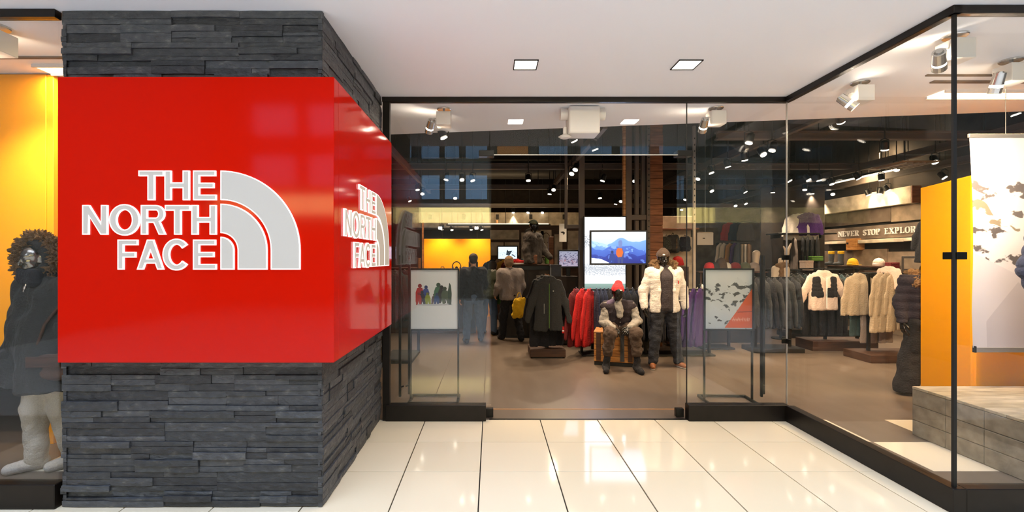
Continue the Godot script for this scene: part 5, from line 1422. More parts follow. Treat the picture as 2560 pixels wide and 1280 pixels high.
# ---------------------------------------------------------------- furniture, screens, posters, wall
func easel(label: String, px0: float, px1: float, z: float, im: Image, tilt: float) -> void:
	var x0 := (px0 - 1228.0) / F * z; var x1 := (px1 - 1228.0) / F * z
	var w := x1 - x0
	var o := thing("poster_stand", label, "poster stand", Vector3((x0 + x1) / 2, 0, -z), tilt)
	var y0: float = EYE - (826.0 - 645.0) / F * z; var y1: float = EYE - (671.0 - 645.0) / F * z
	var b := B.new()
	for s in [-1.0, 1.0]:
		b.box(Vector3(s * (w / 2 - 0.008), (y0 + y1) / 2, 0.01), Vector3(0.018, y1 - y0, 0.03), 0.003)
		b.box(Vector3(0, (y0 if s < 0 else y1) - s * 0.008, 0.01), Vector3(w, 0.018, 0.03), 0.003)
	put("frame", b, M.black_metal, o)
	put("back_board", bx(Vector3(0, (y0 + y1) / 2, -0.006), Vector3(w - 0.01, y1 - y0 - 0.01, 0.012)), M.black, o)
	b = B.new()
	b.sheet(Vector3(-w / 2 + 0.014, y0 + 0.014, 0.004), Vector3(w / 2 - 0.014, y0 + 0.014, 0.004), Vector3(w / 2 - 0.014, y1 - 0.014, 0.004), Vector3(-w / 2 + 0.014, y1 - 0.014, 0.004))
	put("poster", b, shown(im, 0.0, 0.35), o)
	for s in [-1.0, 1.0]:
		put("leg", bx(Vector3(s * (w / 2 - 0.012), y0 / 2, -0.01), Vector3(0.022, y0, 0.022), 0.003), M.black_metal, o)
		put("foot", bx(Vector3(s * (w / 2 - 0.012), 0.015, -0.02), Vector3(0.03, 0.03, 0.34), 0.004), M.black_metal, o)
	put("crossbar", bx(Vector3(0, 0.02, -0.18), Vector3(w, 0.026, 0.026), 0.003), M.black_metal, o)
	put("front_bar", bx(Vector3(0, 0.02, 0.14), Vector3(w, 0.026, 0.026), 0.003), M.black_metal, o)

func screen(called: String, label: String, cat: String, c: Vector3, w: float, hh: float, im: Image, glow: float, turn := 0.0, bez := 0.03) -> Node3D:
	var o := thing(called, label, cat, c, turn)
	var b := B.new()
	for s in [-1.0, 1.0]:
		b.box(Vector3(s * (w / 2 + bez / 2), 0, 0.006), Vector3(bez, hh + bez * 2, 0.05), 0.004)
		b.box(Vector3(0, s * (hh / 2 + bez / 2), 0.006), Vector3(w, bez, 0.05), 0.004)
	put("bezel", b, M.black, o)
	put("housing", bx(Vector3(0, 0, -0.03), Vector3(w + bez, hh + bez, 0.05), 0.006), M.black, o)
	b = B.new()
	b.sheet(Vector3(-w / 2, -hh / 2, 0.012), Vector3(w / 2, -hh / 2, 0.012), Vector3(w / 2, hh / 2, 0.012), Vector3(-w / 2, hh / 2, 0.012))
	put("display", b, shown(im, glow), o)
	if glow > 0.0: area(o, Vector3(0, 0, 0.04), Vector2(w, hh), 0.5 * w * hh * glow, h("c8d8ff"), Vector3(0, 0, 1))
	return o

func px_box(called: String, label: String, cat: String, x0: float, y0: float, x1: float, y1: float, z: float, th: float, m: Material, bev := 0.004, group := "") -> Node3D:
	var a := at(x0, y1, z); var c := at(x1, y0, z)
	var o := thing(called, label, cat, Vector3((a.x + c.x) / 2, a.y, -z - th / 2), 0.0, group)
	put("body", bx(Vector3(0, (c.y - a.y) / 2, 0), Vector3(c.x - a.x, c.y - a.y, th), bev), m, o)
	return o

func furnishings() -> void:
	# poster stands behind the glass doors
	var im := Image.create(240, 320, false, Image.FORMAT_RGBA8)
	im.fill(h("dfe6e4"))
	var cols := ["b02a28", "3a4a8c", "2a2a3a", "8a9a2c", "5a4a48", "3a6a4c", "2a2c2e", "4a5a44", "a83a30", "2c4878"]
	for i in 10:
		var x: float = [44, 74, 60, 90, 116, 138, 160, 180, 40, 130][i]; var y: float = [172, 168, 190, 190, 190, 172, 180, 184, 190, 190][i]
		person_print(im, x, y, [6.2, 5.4, 5.0, 4.4, 4.0, 6.6, 6.2, 6.0, 4.4, 4.2][i], h(cols[i]), [2, 3, -2, -4, 3, 2, -3, -6, 1, 2][i])
	fill_poly(im, [Vector2(30, 186), Vector2(200, 182), Vector2(214, 190), Vector2(120, 194), Vector2(40, 192)], h("b8c0c2"))
	fill_poly(im, [Vector2(192, 188), Vector2(188, 120), Vector2(196, 70), Vector2(204, 84), Vector2(208, 130), Vector2(206, 188)], h("344a3a"))
	easel("black-framed poster of a group of climbers on white, on a stand behind the left door", 1024, 1148, 5.58, im, 0.0)
	im = Image.create(240, 320, false, Image.FORMAT_RGBA8)
	wash(im, h("d3dad4"), h("c4ced0"), 0, 320)
	ridge(im, 81, 70, 60, 0.011, h("ccd4d0"), h("c2cdd0"), h("4a4e4c"), 0.14, -0.05)
	ridge(im, 82, 180, 50, 0.012, h("c8d2d4"), h("b4c2ca"), h("3c4042"), 0.34, 0.25)
	fill_poly(im, [Vector2(240, 100), Vector2(240, 312), Vector2(100, 312), Vector2(170, 210)], h("cf5a20"))
	fill_poly(im, [Vector2(165, 226), Vector2(240, 222), Vector2(240, 226), Vector2(165, 230)], h("7a3414"))
	for i in 11: fill_poly(im, [Vector2(140 + 8 * i, 276), Vector2(144 + 8 * i, 256 + 4 * (i % 3)), Vector2(147 + 8 * i, 258), Vector2(143 + 8 * i, 277)], h("e8b090"))
	fill_poly(im, [Vector2(136, 268), Vector2(228, 262), Vector2(228, 264), Vector2(136, 271)], h("e8b090"))
	easel("black-framed poster of snowy rocks with an orange corner, on a stand behind the right door", 1760, 1882, 5.55, im, -0.05)
	# big television
	im = Image.create(280, 160, false, Image.FORMAT_RGBA8)
	wash(im, h("eef6fc"), h("9cc4f4"), 0, 160)
	ridge(im, 71, 46, 30, 0.008, h("7fb0f0"), h("4f7cd8"), h("b8dcfa"), 0.1)
	ridge(im, 72, 80, 40, 0.007, h("4c74d2"), h("2f4cb4"), h("86b0ee"), 0.22)
	ridge(im, 73, 112, 26, 0.01, h("2c44a8"), h("1c2c84"), h("5c80d8"), 0.2)
	fill_poly(im, [Vector2(0, 132), Vector2(50, 138), Vector2(100, 160), Vector2(0, 160)], h("f2f6fc"))
	person_print(im, 104, 160, 4.2, h("24408c"), 3)
	fill_poly(im, [Vector2(136, 160), Vector2(132, 110), Vector2(140, 84), Vector2(160, 84), Vector2(168, 112), Vector2(162, 160), Vector2(154, 160), Vector2(150, 128), Vector2(146, 160)], h("3a4a86"))
	fill_poly(im, [Vector2(128, 96), Vector2(136, 82), Vector2(158, 84), Vector2(164, 104), Vector2(158, 126), Vector2(138, 130), Vector2(128, 116)], h("ee6a2c"))
	fill_poly(im, [Vector2(140, 66), Vector2(139, 50), Vector2(147, 42), Vector2(157, 44), Vector2(160, 56), Vector2(156, 80), Vector2(142, 80)], h("7288c4"))
	var tv := screen("television", "large television showing a hiker with orange pack before blue mountains", "television", at(1546, 619, 8.15), 0.93, 0.545, im, 1.15, -0.07)
	put("mount", bx(Vector3(0.28, -0.05, -0.46), Vector3(0.1, 0.2, 0.84), 0.006), M.black_metal, tv)
	# white light-box poster behind it
	im = Image.create(160, 300, false, Image.FORMAT_RGBA8)
	im.fill(h("fbfcff"))
	rocks(im, 51, 70, 120, -0.1, h("8a9098"), 0.0, 0.12); rocks(im, 53, 180, 230, -0.2, h("aab0b8"), 0.0, 0.12)
	wash(im, h("8fa8a0"), h("54706a"), 262, 300); rocks(im, 55, 200, 262, 0.25, h("d0d4d8"), 0.0, 0.08)
	var lb := at(1512, 638, 8.75)
	var o := screen("light_box", "tall glowing white light box with mountain picture behind the television", "light box", lb, 0.76, 1.42, im, 1.25, 0.0, 0.02)
	put("stand", bx(Vector3(0, -0.71 - (lb.y - 0.71) / 2, -0.03), Vector3(0.5, lb.y - 0.71, 0.05), 0.004), M.black_metal, o)
	# small screens further back
	im = Image.create(120, 76, false, Image.FORMAT_RGBA8)
	im.fill(h("dff0fa"))
	fill_poly(im, [Vector2(50, 50), Vector2(56, 18), Vector2(66, 28), Vector2(90, 24), Vector2(78, 44), Vector2(70, 58)], h("1c2a34"))
	fill_poly(im, [Vector2(88, 46), Vector2(112, 60), Vector2(106, 64), Vector2(86, 52)], h("2c3c48")); rocks(im, 61, 20, 70, 0.2, h("8fb0c4"), 0.0, 0.08)
	o = screen("television", "small screen with dark bird-like shapes on pale blue, by the yellow counter wall", "television", at(1269, 632, 12.6), 0.5, 0.32, im, 1.1)
	put("mount", bx(Vector3(0, 0, -0.19), Vector3(0.1, 0.1, 0.3)), M.black_metal, o)
	im = Image.create(120, 100, false, Image.FORMAT_RGBA8)
	wash(im, h("b0b4cc"), h("c8b8d0"), 0, 100); rocks(im, 63, 5, 95, 0.05, h("5a5a78"), 0.1, 0.05); rocks(im, 65, 40, 80, 0.15, h("b06a70"), 0.1, 0.06)
	o = screen("television", "small screen of a lilac snow scene in the middle of the shop", "television", at(1421, 647, 9.4), 0.37, 0.3, im, 0.75)
	put("stand", bx(Vector3(0, -0.17 - (o.position.y - 0.17) / 2, -0.03), Vector3(0.08, o.position.y - 0.17, 0.05), 0.004), M.black_metal, o)
	# steelwork in the middle
	o = thing("steel_gantry", "hanging rectangular brown steel frame left of the big television", "frame", Vector3(0, 0, -8.95))
	var xa := at(1415, 0, 8.95).x; var xb := at(1454, 0, 8.95).x
	put("upright", bx(Vector3(xa, 3.5, 0), Vector3(0.05, 2.48, 0.07), 0.003), M.beam, o)
	put("upright", bx(Vector3(xb, 2.375, 0), Vector3(0.1, 4.75, 0.09), 0.003), M.beam, o)
	put("crossbar", bx(Vector3((xa + xb) / 2, 2.3, 0), Vector3(xb - xa, 0.07, 0.06), 0.003), M.beam, o)
	o = thing("steel_post", "steel post with a pale timber edge right of the light box", "post", Vector3(at(1566, 0, 8.95).x, 0, -8.95))
	put("timber_edge", bx(Vector3(-0.05, 3.5, 0.02), Vector3(0.055, 2.1, 0.09), 0.004), M.wood_pale, o)
	put("web", bx(Vector3(0.025, 2.375, 0), Vector3(0.02, 4.75, 0.14)), M.beam, o)
	for s in [-1.0, 1.0]: put("flange", bx(Vector3(0.025, 2.375, s * 0.075), Vector3(0.11, 4.75, 0.012), 0.002), M.beam, o)
	o = thing("steel_post", "dark double steel post between the light box and timber column", "post", Vector3(at(1598, 0, 9.1).x, 0, -9.1))
	for x in [-0.05, 0.07]: put("upright", bx(Vector3(x, 2.375, 0), Vector3(0.07, 4.75, 0.08), 0.003), M.beam, o)
	put("bracket", bx(Vector3(-0.04, 2.48, 0.07), Vector3(0.3, 0.1, 0.06), 0.004), M.beam, o)
	o = thing("timber_column", "column of stacked timber boards with a perforated steel angle beside the television", "column", Vector3(at(1641, 0, 9.0).x, 0, -9.1))
	var y := 0.0
	while y < 4.7:
		var hh := rng.randf_range(0.09, 0.2)
		if y + hh > 4.7: hh = 4.75 - y
		put("board", bx(Vector3(rng.randf_range(-0.006, 0.006), y + hh / 2, rng.randf_range(-0.006, 0.008)), Vector3(0.25, hh - 0.004, 0.2), 0.004), [M.wood_red, M.wood_red2, M.wood_red][rng.randi() % 3], o)
		y += hh
	put("perforated_angle", bx(Vector3(-0.155, 2.375, 0.03), Vector3(0.06, 4.75, 0.18), 0.002), M.beam, o)
	for k in 30: put("slot", bx(Vector3(-0.155, 1.2 + 0.11 * k, 0.122), Vector3(0.03, 0.022, 0.006)), M.black, o)
	o = thing("wall_shelf", "thin wooden shelf running right from the timber column", "shelf", at(1690, 573, 9.3))
	put("board", bx(Vector3(0, 0, 0), Vector3(0.8, 0.03, 0.28), 0.004), M.wood_red, o)
	for s in [-1.0, 1.0]: put("bracket", bx(Vector3(s * 0.36, -0.08, -0.12), Vector3(0.02, 0.14, 0.03)), M.black_metal, o)
	put("backing", bx(Vector3(0, -1.0, -0.2), Vector3(0.84, 2.55, 0.03), 0.004), M.pale_wall, o)
	o = thing("perforated_post", "grey perforated steel post behind the right glass door", "post", Vector3(at(1735, 0, 8.9).x, 0, -8.9))
	put("upright", bx(Vector3(0, 2.1, 0), Vector3(0.05, 4.2, 0.05), 0.003), M.alu, o)
	for k in 14: put("slot", bx(Vector3(0, 2.4 + 0.12 * k, 0.026), Vector3(0.018, 0.03, 0.004)), M.black, o)
	# partitions and shelving in the middle back
	o = thing("display_wall", "wall of pale display panels with dark frames behind the parka torso", "display wall", Vector3(at(1340, 0, 12.9).x, 0, -12.95))
	put("frame", bx(Vector3(0.2, 1.3, -0.04), Vector3(2.9, 2.6, 0.06)), M.wood_dark, o)
	for s in [[-1.06, 1.95, 0.34, 0.36], [-0.66, 1.95, 0.4, 0.36], [-0.86, 2.34, 0.8, 0.26], [-0.86, 1.2, 0.8, 0.5], [-0.28, 1.75, 0.24, 1.3], [0.08, 2.15, 0.28, 0.6], [0.28, 2.1, 0.3, 0.75], [0.28, 1.35, 0.3, 0.7], [0.62, 1.75, 0.22, 1.2], [1.02, 2.0, 0.3, 0.9], [1.36, 2.05, 0.3, 0.7], [1.36, 1.4, 0.3, 0.5]]:
		put("panel", bx(Vector3(s[0], s[1], 0.01), Vector3(s[2], s[3], 0.03), 0.004), M.pale_wall, o)
	for s in [[0.28, 2.25, 0.1, 0.14], [0.28, 1.75, 0.09, 0.13]]:
		var hp := []
		for i in 13: hp.append(Vector3(s[0] + cos(deg_to_rad(-70 + 320 * i / 12.0)) * s[2], s[1] + sin(deg_to_rad(-70 + 320 * i / 12.0)) * s[3], 0.035))
		put("hoop", tube_of(hp, 0.008, 6), M.wood_dark, o)
	o = thing("bulkhead", "pale lit bulkhead with round pipes above the display wall at the back", "bulkhead", Vector3(0, 0, -15.6))
	put("face", bx(Vector3(0.2, 2.95, 0), Vector3(5.6, 0.5, 0.3), 0.004), M.pale_wall, o)
	put("ledge", bx(Vector3(0.2, 2.66, 0.05), Vector3(5.7, 0.06, 0.42), 0.004), M.dark_wall, o)
	for k in 9: put("joint_strip", bx(Vector3(-2.3 + 0.6 * k, 2.95, 0.153), Vector3(0.012, 0.5, 0.006)), M.mid_wall, o)
	for k in 5: put("bracket", bx(Vector3(-2.0 + 1.1 * k, 3.05, 0.17), Vector3(0.1, 0.16, 0.05), 0.004), M.duct, o)
	var strip := thing("strip_light", "added warm strip light hidden on top of the display wall, washing the pale bulkhead behind", "light", Vector3(0.2, 2.62, -13.1))  # added lamp, kept out of sight, put in to brighten the bulkhead
	put("diffuser", bx(Vector3(0, 0.03, 0), Vector3(2.8, 0.02, 0.06), 0.004), M.cove, strip)
	put("housing", bx(Vector3(0, 0.0, 0), Vector3(2.9, 0.04, 0.1), 0.004), M.duct, strip)
	area(strip, Vector3(0, 0.05, 0), Vector2(2.8, 0.06), 5.0, h("ffe2b0"), Vector3(0, 0.25, -1).normalized())
	# cash desk with its yellow wall
	o = thing("backdrop_panel", "bright yellow-orange wall panel behind the cash desk", "panel", Vector3(at(1150, 0, 13.6).x, 0, -13.65))
	put("panel", bx(Vector3(0, 1.12, 0), Vector3(2.1, 2.27, 0.06), 0.004), M.orange, o)
	for s in [-1.0, 1.0]: put("edge_post", bx(Vector3(s * 1.08, 1.4, 0.0), Vector3(0.05, 2.8, 0.08), 0.003), M.wood, o)
	for s in [-0.5, 0.5]:
		put("lamp", cyl_of(Vector3(s, 2.55, 0.75), Vector3(s, 2.5, 0.73), 0.05), M.lamp, o)
		put("lamp_arm", tube_of([Vector3(s, 2.25, 0.0), Vector3(s, 2.62, 0.3), Vector3(s, 2.56, 0.75)], 0.012, 6), M.black_metal, o)
		spot_light(o, Vector3(s, 2.49, 0.72), Vector3(0, -0.75, -0.55), 2.2, 48.0, h("ffd890"))
	o = thing("cash_desk", "dark cash desk counter in front of the yellow wall", "counter", Vector3(-1.4, 0, -10.9))
	put("body", bx(Vector3(0, 0.65, 0), Vector3(2.1, 1.3, 0.6), 0.01), M.wood_dark, o)
	put("worktop", bx(Vector3(0, 1.32, 0), Vector3(2.2, 0.05, 0.7), 0.008), M.black, o)
	for k in 3: put("front_panel", bx(Vector3(-0.7 + 0.7 * k, 0.62, 0.306), Vector3(0.66, 1.0, 0.02), 0.004), M.dark_wall, o)
	# tall cabinet under the parka torso
	o = thing("cabinet", "tall dark cabinet under the parka torso, shoes on its top", "cabinet", Vector3(0.78, 0, -10.3))
	put("body", bx(Vector3(0, 0.77, 0), Vector3(0.95, 1.54, 0.6), 0.008), M.black, o)
	put("top", bx(Vector3(0, 1.555, 0), Vector3(1.0, 0.03, 0.66), 0.004), M.wood_dark, o)
	put("door", bx(Vector3(-0.23, 0.75, 0.305), Vector3(0.44, 1.4, 0.02), 0.004), M.dark_wall, o)
	put("door", bx(Vector3(0.23, 0.75, 0.305), Vector3(0.44, 1.4, 0.02), 0.004), M.dark_wall, o)
	# gondola with knit caps behind the right poster
	o = thing("display_table", "dark display shelf unit carrying the knit caps behind the right poster", "shelf unit", Vector3(4.85, 0, -9.7))
	put("body", bx(Vector3(0, 0.5, 0), Vector3(1.3, 1.0, 0.55), 0.008), M.dark_wall, o)
	put("top", bx(Vector3(0, 1.415, 0), Vector3(1.4, 0.03, 0.6), 0.004), M.wood_dark, o)
	for s in [-1.0, 1.0]: put("side", bx(Vector3(s * 0.64, 1.2, 0), Vector3(0.03, 0.4, 0.55)), M.wood_dark, o)
	# dark green back panel at the back right
	o = thing("display_wall", "dark olive back panel with a rail behind the hung tops on the right", "display wall", Vector3(at(1850, 0, 14.3).x, 0, -14.35))
	put("panel", bx(Vector3(0, 1.6, 0), Vector3(2.9, 3.2, 0.06), 0.004), M.mid_wall, o)
	put("rail", cyl_of(Vector3(-1.3, 2.78, 0.24), Vector3(1.3, 2.78, 0.24), 0.014), M.black_metal, o)
	for s in [-1.2, 0.0, 1.2]: put("bracket", cyl_of(Vector3(s, 2.78, 0.03), Vector3(s, 2.78, 0.24), 0.01), M.black_metal, o)
	right_wall()

func right_wall() -> void:
	var x := 8.98
	var o := thing("wall_cladding", "grey stone-look wall panels and pale ledges below the lettered board on the right wall", "cladding", Vector3(x, 0, 0))
	for s in [[12.9, 11.6, 0.0, 1.9, "d"], [11.6, 10.6, 0.0, 1.92, "m"], [10.6, 9.4, 0.0, 1.85, "m"], [9.4, 8.1, 0.0, 1.92, "m"], [8.1, 6.9, 0.0, 1.92, "m"], [12.9, 10.5, 2.52, 2.85, "d"], [10.5, 9.4, 2.5, 2.85, "m"], [9.4, 6.9, 2.5, 2.85, "d"]]:
		put("panel", span(-0.05, -0.005, s[2], s[3] - 0.01, s[0] - 0.01, s[1], 0.004), M.clad_mid if s[4] == "m" else M.clad_dark, o)
	for s in [[12.4, 11.62, 2.06, 2.13], [11.25, 10.0, 2.05, 2.13], [10.0, 9.4, 2.06, 2.13]]:
		put("ledge", span(-0.2, -0.005, s[2], s[3], s[0], s[1], 0.004), M.pale_wall, o)
	var board := thing("lettered_board", "dark board on the right wall with pale lettering NEVER STOP EXPLORING", "sign", Vector3(x - 0.085, 2.3, -9.9))
	put("board", bx(Vector3.ZERO, Vector3(0.05, 0.3, 5.2), 0.004), M.clad_dark, board)
	var fnt := SystemFont.new()
	fnt.font_names = PackedStringArray(["Droid Serif"]); fnt.font_weight = 700
	var words := [["NEVER", 11.92], ["STOP", 11.14], ["EXPLORING", 10.52]]
	for w in words:
		var z: float = w[1]
		for ch in w[0]:
			var tm := TextMesh.new()
			tm.font = fnt; tm.text = ch; tm.font_size = 64; tm.pixel_size = 0.0029; tm.depth = 0.02
			var l := put("letter", tm, M.letter, board)
			l.rotation.y = -PI / 2
			l.position = Vector3(-0.035, 0, 9.9 - z)
			z -= 0.085 if ch == "I" else (0.133 if w[0] != "STOP" else 0.126)
	# lit pale fascia above, with its strip lamp
	var fas := thing("fascia", "pale fascia above the lettered board, brightly lit at its near end", "fascia", Vector3(x - 0.12, 0, -11.95))
	put("face", bx(Vector3(0, 3.03, 0), Vector3(0.2, 0.36, 4.3), 0.004), M.pale_wall, fas)
	put("end_strip", bx(Vector3(0, 3.03, 2.165), Vector3(0.2, 0.36, 0.03), 0.004), M.wood_red, fas)
	var sl := thing("strip_light", "warm strip lamp on arms in front of the pale right fascia", "light", Vector3(x - 0.75, 3.5, -10.5))
	put("diffuser", bx(Vector3.ZERO, Vector3(0.05, 0.03, 1.8), 0.004), M.cove, sl)
	put("housing", bx(Vector3(0, 0.035, 0), Vector3(0.07, 0.04, 1.9), 0.004), M.duct, sl)
	for s in [-0.7, 0.7]: put("rod", cyl_of(Vector3(0, 0.05, s), Vector3(0, 1.25, s), 0.008, 6), M.duct, sl)
	area(sl, Vector3(0, -0.025, 0), Vector2(0.05, 1.8), 6.0, h("ffe0b0"), Vector3(0.75, -0.6, 0).normalized())
	# shelves
	o = thing("wall_shelf", "dark wall shelf with the rubber boots under the lettered board", "shelf", Vector3(x - 0.2, 1.5, -11.4))
	put("board", bx(Vector3(0, 0, 0), Vector3(0.36, 0.03, 2.2), 0.004), M.wood_dark, o)
	for s in [-0.9, 0.9]: put("bracket", bx(Vector3(0.1, -0.07, s), Vector3(0.14, 0.12, 0.02)), M.black_metal, o)
	o = thing("wall_shelf", "high dark wall shelf under the white and purple tops on the right", "shelf", at(2012, 585, 11.4))
	put("board", bx(Vector3(-0.1, 0, 0), Vector3(1.4, 0.03, 0.5), 0.004), M.black, o)
	put("backing", bx(Vector3(-0.05, -0.9, -0.4), Vector3(1.6, 4.2, 0.05), 0.004), M.dark_wall, o)
	for s in [-0.6, 0.4]: put("bracket", bx(Vector3(s, -0.05, -0.2), Vector3(0.02, 0.1, 0.4)), M.black_metal, o)
	o = thing("wall_shelf", "small dark wall shelf with a dark red box above the brown jacket", "shelf", Vector3(x - 0.16, 1.395, -10.3))
	put("board", bx(Vector3(-0.1, 0, 0), Vector3(0.5, 0.03, 0.8), 0.004), M.wood_dark, o)
	put("bracket", bx(Vector3(0.1, -0.07, 0), Vector3(0.14, 0.12, 0.02)), M.black_metal, o)
	o = thing("wooden_box_sign", "square yellow wooden box fixed to the right wall under the lettering", "box", Vector3(x - 0.12, 1.9, -11.43))
	put("body", bx(Vector3(0, 0.13, 0), Vector3(0.2, 0.28, 0.34), 0.006), M.crate[2], o)
	put("knob", cyl_of(Vector3(-0.1, 0.16, -0.1), Vector3(-0.13, 0.16, -0.1), 0.02), M.black, o)
	o = thing("display_case", "small glass-fronted display box on the right wall above the beige coats", "box", Vector3(x - 0.16, 1.42, -9.6))
	put("body", bx(Vector3(0, 0.15, 0), Vector3(0.26, 0.34, 0.7), 0.005), M.dark_wall, o)
	put("window", bx(Vector3(-0.135, 0.16, 0), Vector3(0.008, 0.22, 0.56), 0.002), M.mid_wall, o)

# ---------------------------------------------------------------- small goods
func boot(label: String, where: Vector3, turn: float, m: Material, cuff: Material, group := "") -> void:
	var o := thing("rubber_boot", label, "boot", where, turn, group)
	if not protos.has("boot"):
		protos["boot"] = blob([[Vector3(0, 0.05, 0), Vector3(0, 0.28, -0.01), 0.052, 0.065], [Vector3(0, 0.045, -0.02), Vector3(0, 0.04, 0.15), 0.05, 0.038]], 0.012, 0.03, {"cuts": [Plane(Vector3(0, -1, 0), 0.0), Plane(Vector3(0, 1, 0), 0.3)]})
		protos["boot_cuff"] = blob([[Vector3(0, 0.27, -0.01), Vector3(0, 0.34, -0.01), 0.068, 0.07]], 0.012, 0.01, {"cuts": [Plane(Vector3(0, -1, 0), -0.28), Plane(Vector3(0, 1, 0), 0.36)]})
	put("shaft", protos.boot, m, o)
	put("cuff", protos.boot_cuff, cuff, o)

func cap_on(label: String, where: Vector3, m: Material, style := 0, group := "") -> void:
	var o := thing("knit_cap", label, "cap", where, 0.0, group)
	var b := B.new()
	b.ball(Vector3(0, 0.06, 0), Vector3(0.105, 0.13, 0.12), 16, -0.4, 1.0)
	put("crown", b, m, o)
	b = B.new()
	b.lathe([[0.1, 0.0], [0.115, 0.01], [0.118, 0.05], [0.105, 0.06]], 18)
	put("brim", b, m, o)
	if label.begins_with("tall"): o.scale = Vector3(1.05, 1.5, 1.05)
	if style == 1: put("pompom", blob([[Vector3(0, 0.2, 0), Vector3(0, 0.205, 0), 0.035, 0.035]], 0.012, 0.01, {"amp": 0.03, "freq": 40.0}), M.fur, o)
	if style == 2: put("peak", bx(Vector3(0, 0.02, 0.14), Vector3(0.15, 0.012, 0.1), 0.005), m, o)

func backpack(label: String, where: Vector3, m: Material, turn := 0.0, size := 1.0) -> void:
	var o := thing("backpack", label, "backpack", where, turn)
	o.scale = Vector3(size, size, size)
	put("body", blob([[Vector3(-0.07, 0.1, 0), Vector3(-0.06, 0.36, 0), 0.09, 0.08], [Vector3(0.07, 0.1, 0), Vector3(0.06, 0.36, 0), 0.09, 0.08]], 0.016, 0.05, {"amp": 0.02}), m, o)
	put("pocket", blob([[Vector3(-0.05, 0.11, 0.08), Vector3(0.05, 0.11, 0.08), 0.06, 0.06]], 0.014, 0.03), m, o)
	for s in [-1.0, 1.0]: put("strap", tube_of([Vector3(s * 0.07, 0.42, -0.04), Vector3(s * 0.11, 0.25, -0.12), Vector3(s * 0.09, 0.05, -0.06)], 0.014, 6), M.black, o)
	put("loop", tube_of([Vector3(-0.03, 0.44, 0), Vector3(0, 0.48, 0), Vector3(0.03, 0.44, 0)], 0.007, 6), M.black, o)

func shoe(label: String, where: Vector3, turn: float, m: Material, group := "") -> void:
	var o := thing("shoe", label, "shoe", where, turn, group)
	if not protos.has("shoe"):
		protos["shoe"] = blob([[Vector3(0, 0.05, -0.06), Vector3(0, 0.045, 0.12), 0.045, 0.036], [Vector3(0, 0.06, -0.06), Vector3(0, 0.09, -0.06), 0.04, 0.038]], 0.011, 0.03, {"cuts": [Plane(Vector3(0, -1, 0), -0.02), Plane(Vector3(0, 1, 0), 0.115)]})
		protos["sole"] = blob([[Vector3(0, 0.02, -0.07), Vector3(0, 0.02, 0.13), 0.05, 0.042]], 0.011, 0.01, {"cuts": [Plane(Vector3(0, -1, 0), 0.0), Plane(Vector3(0, 1, 0), 0.024)]})
	put("upper", protos.shoe, m, o)
	put("sole", protos.sole, M.white_metal, o)

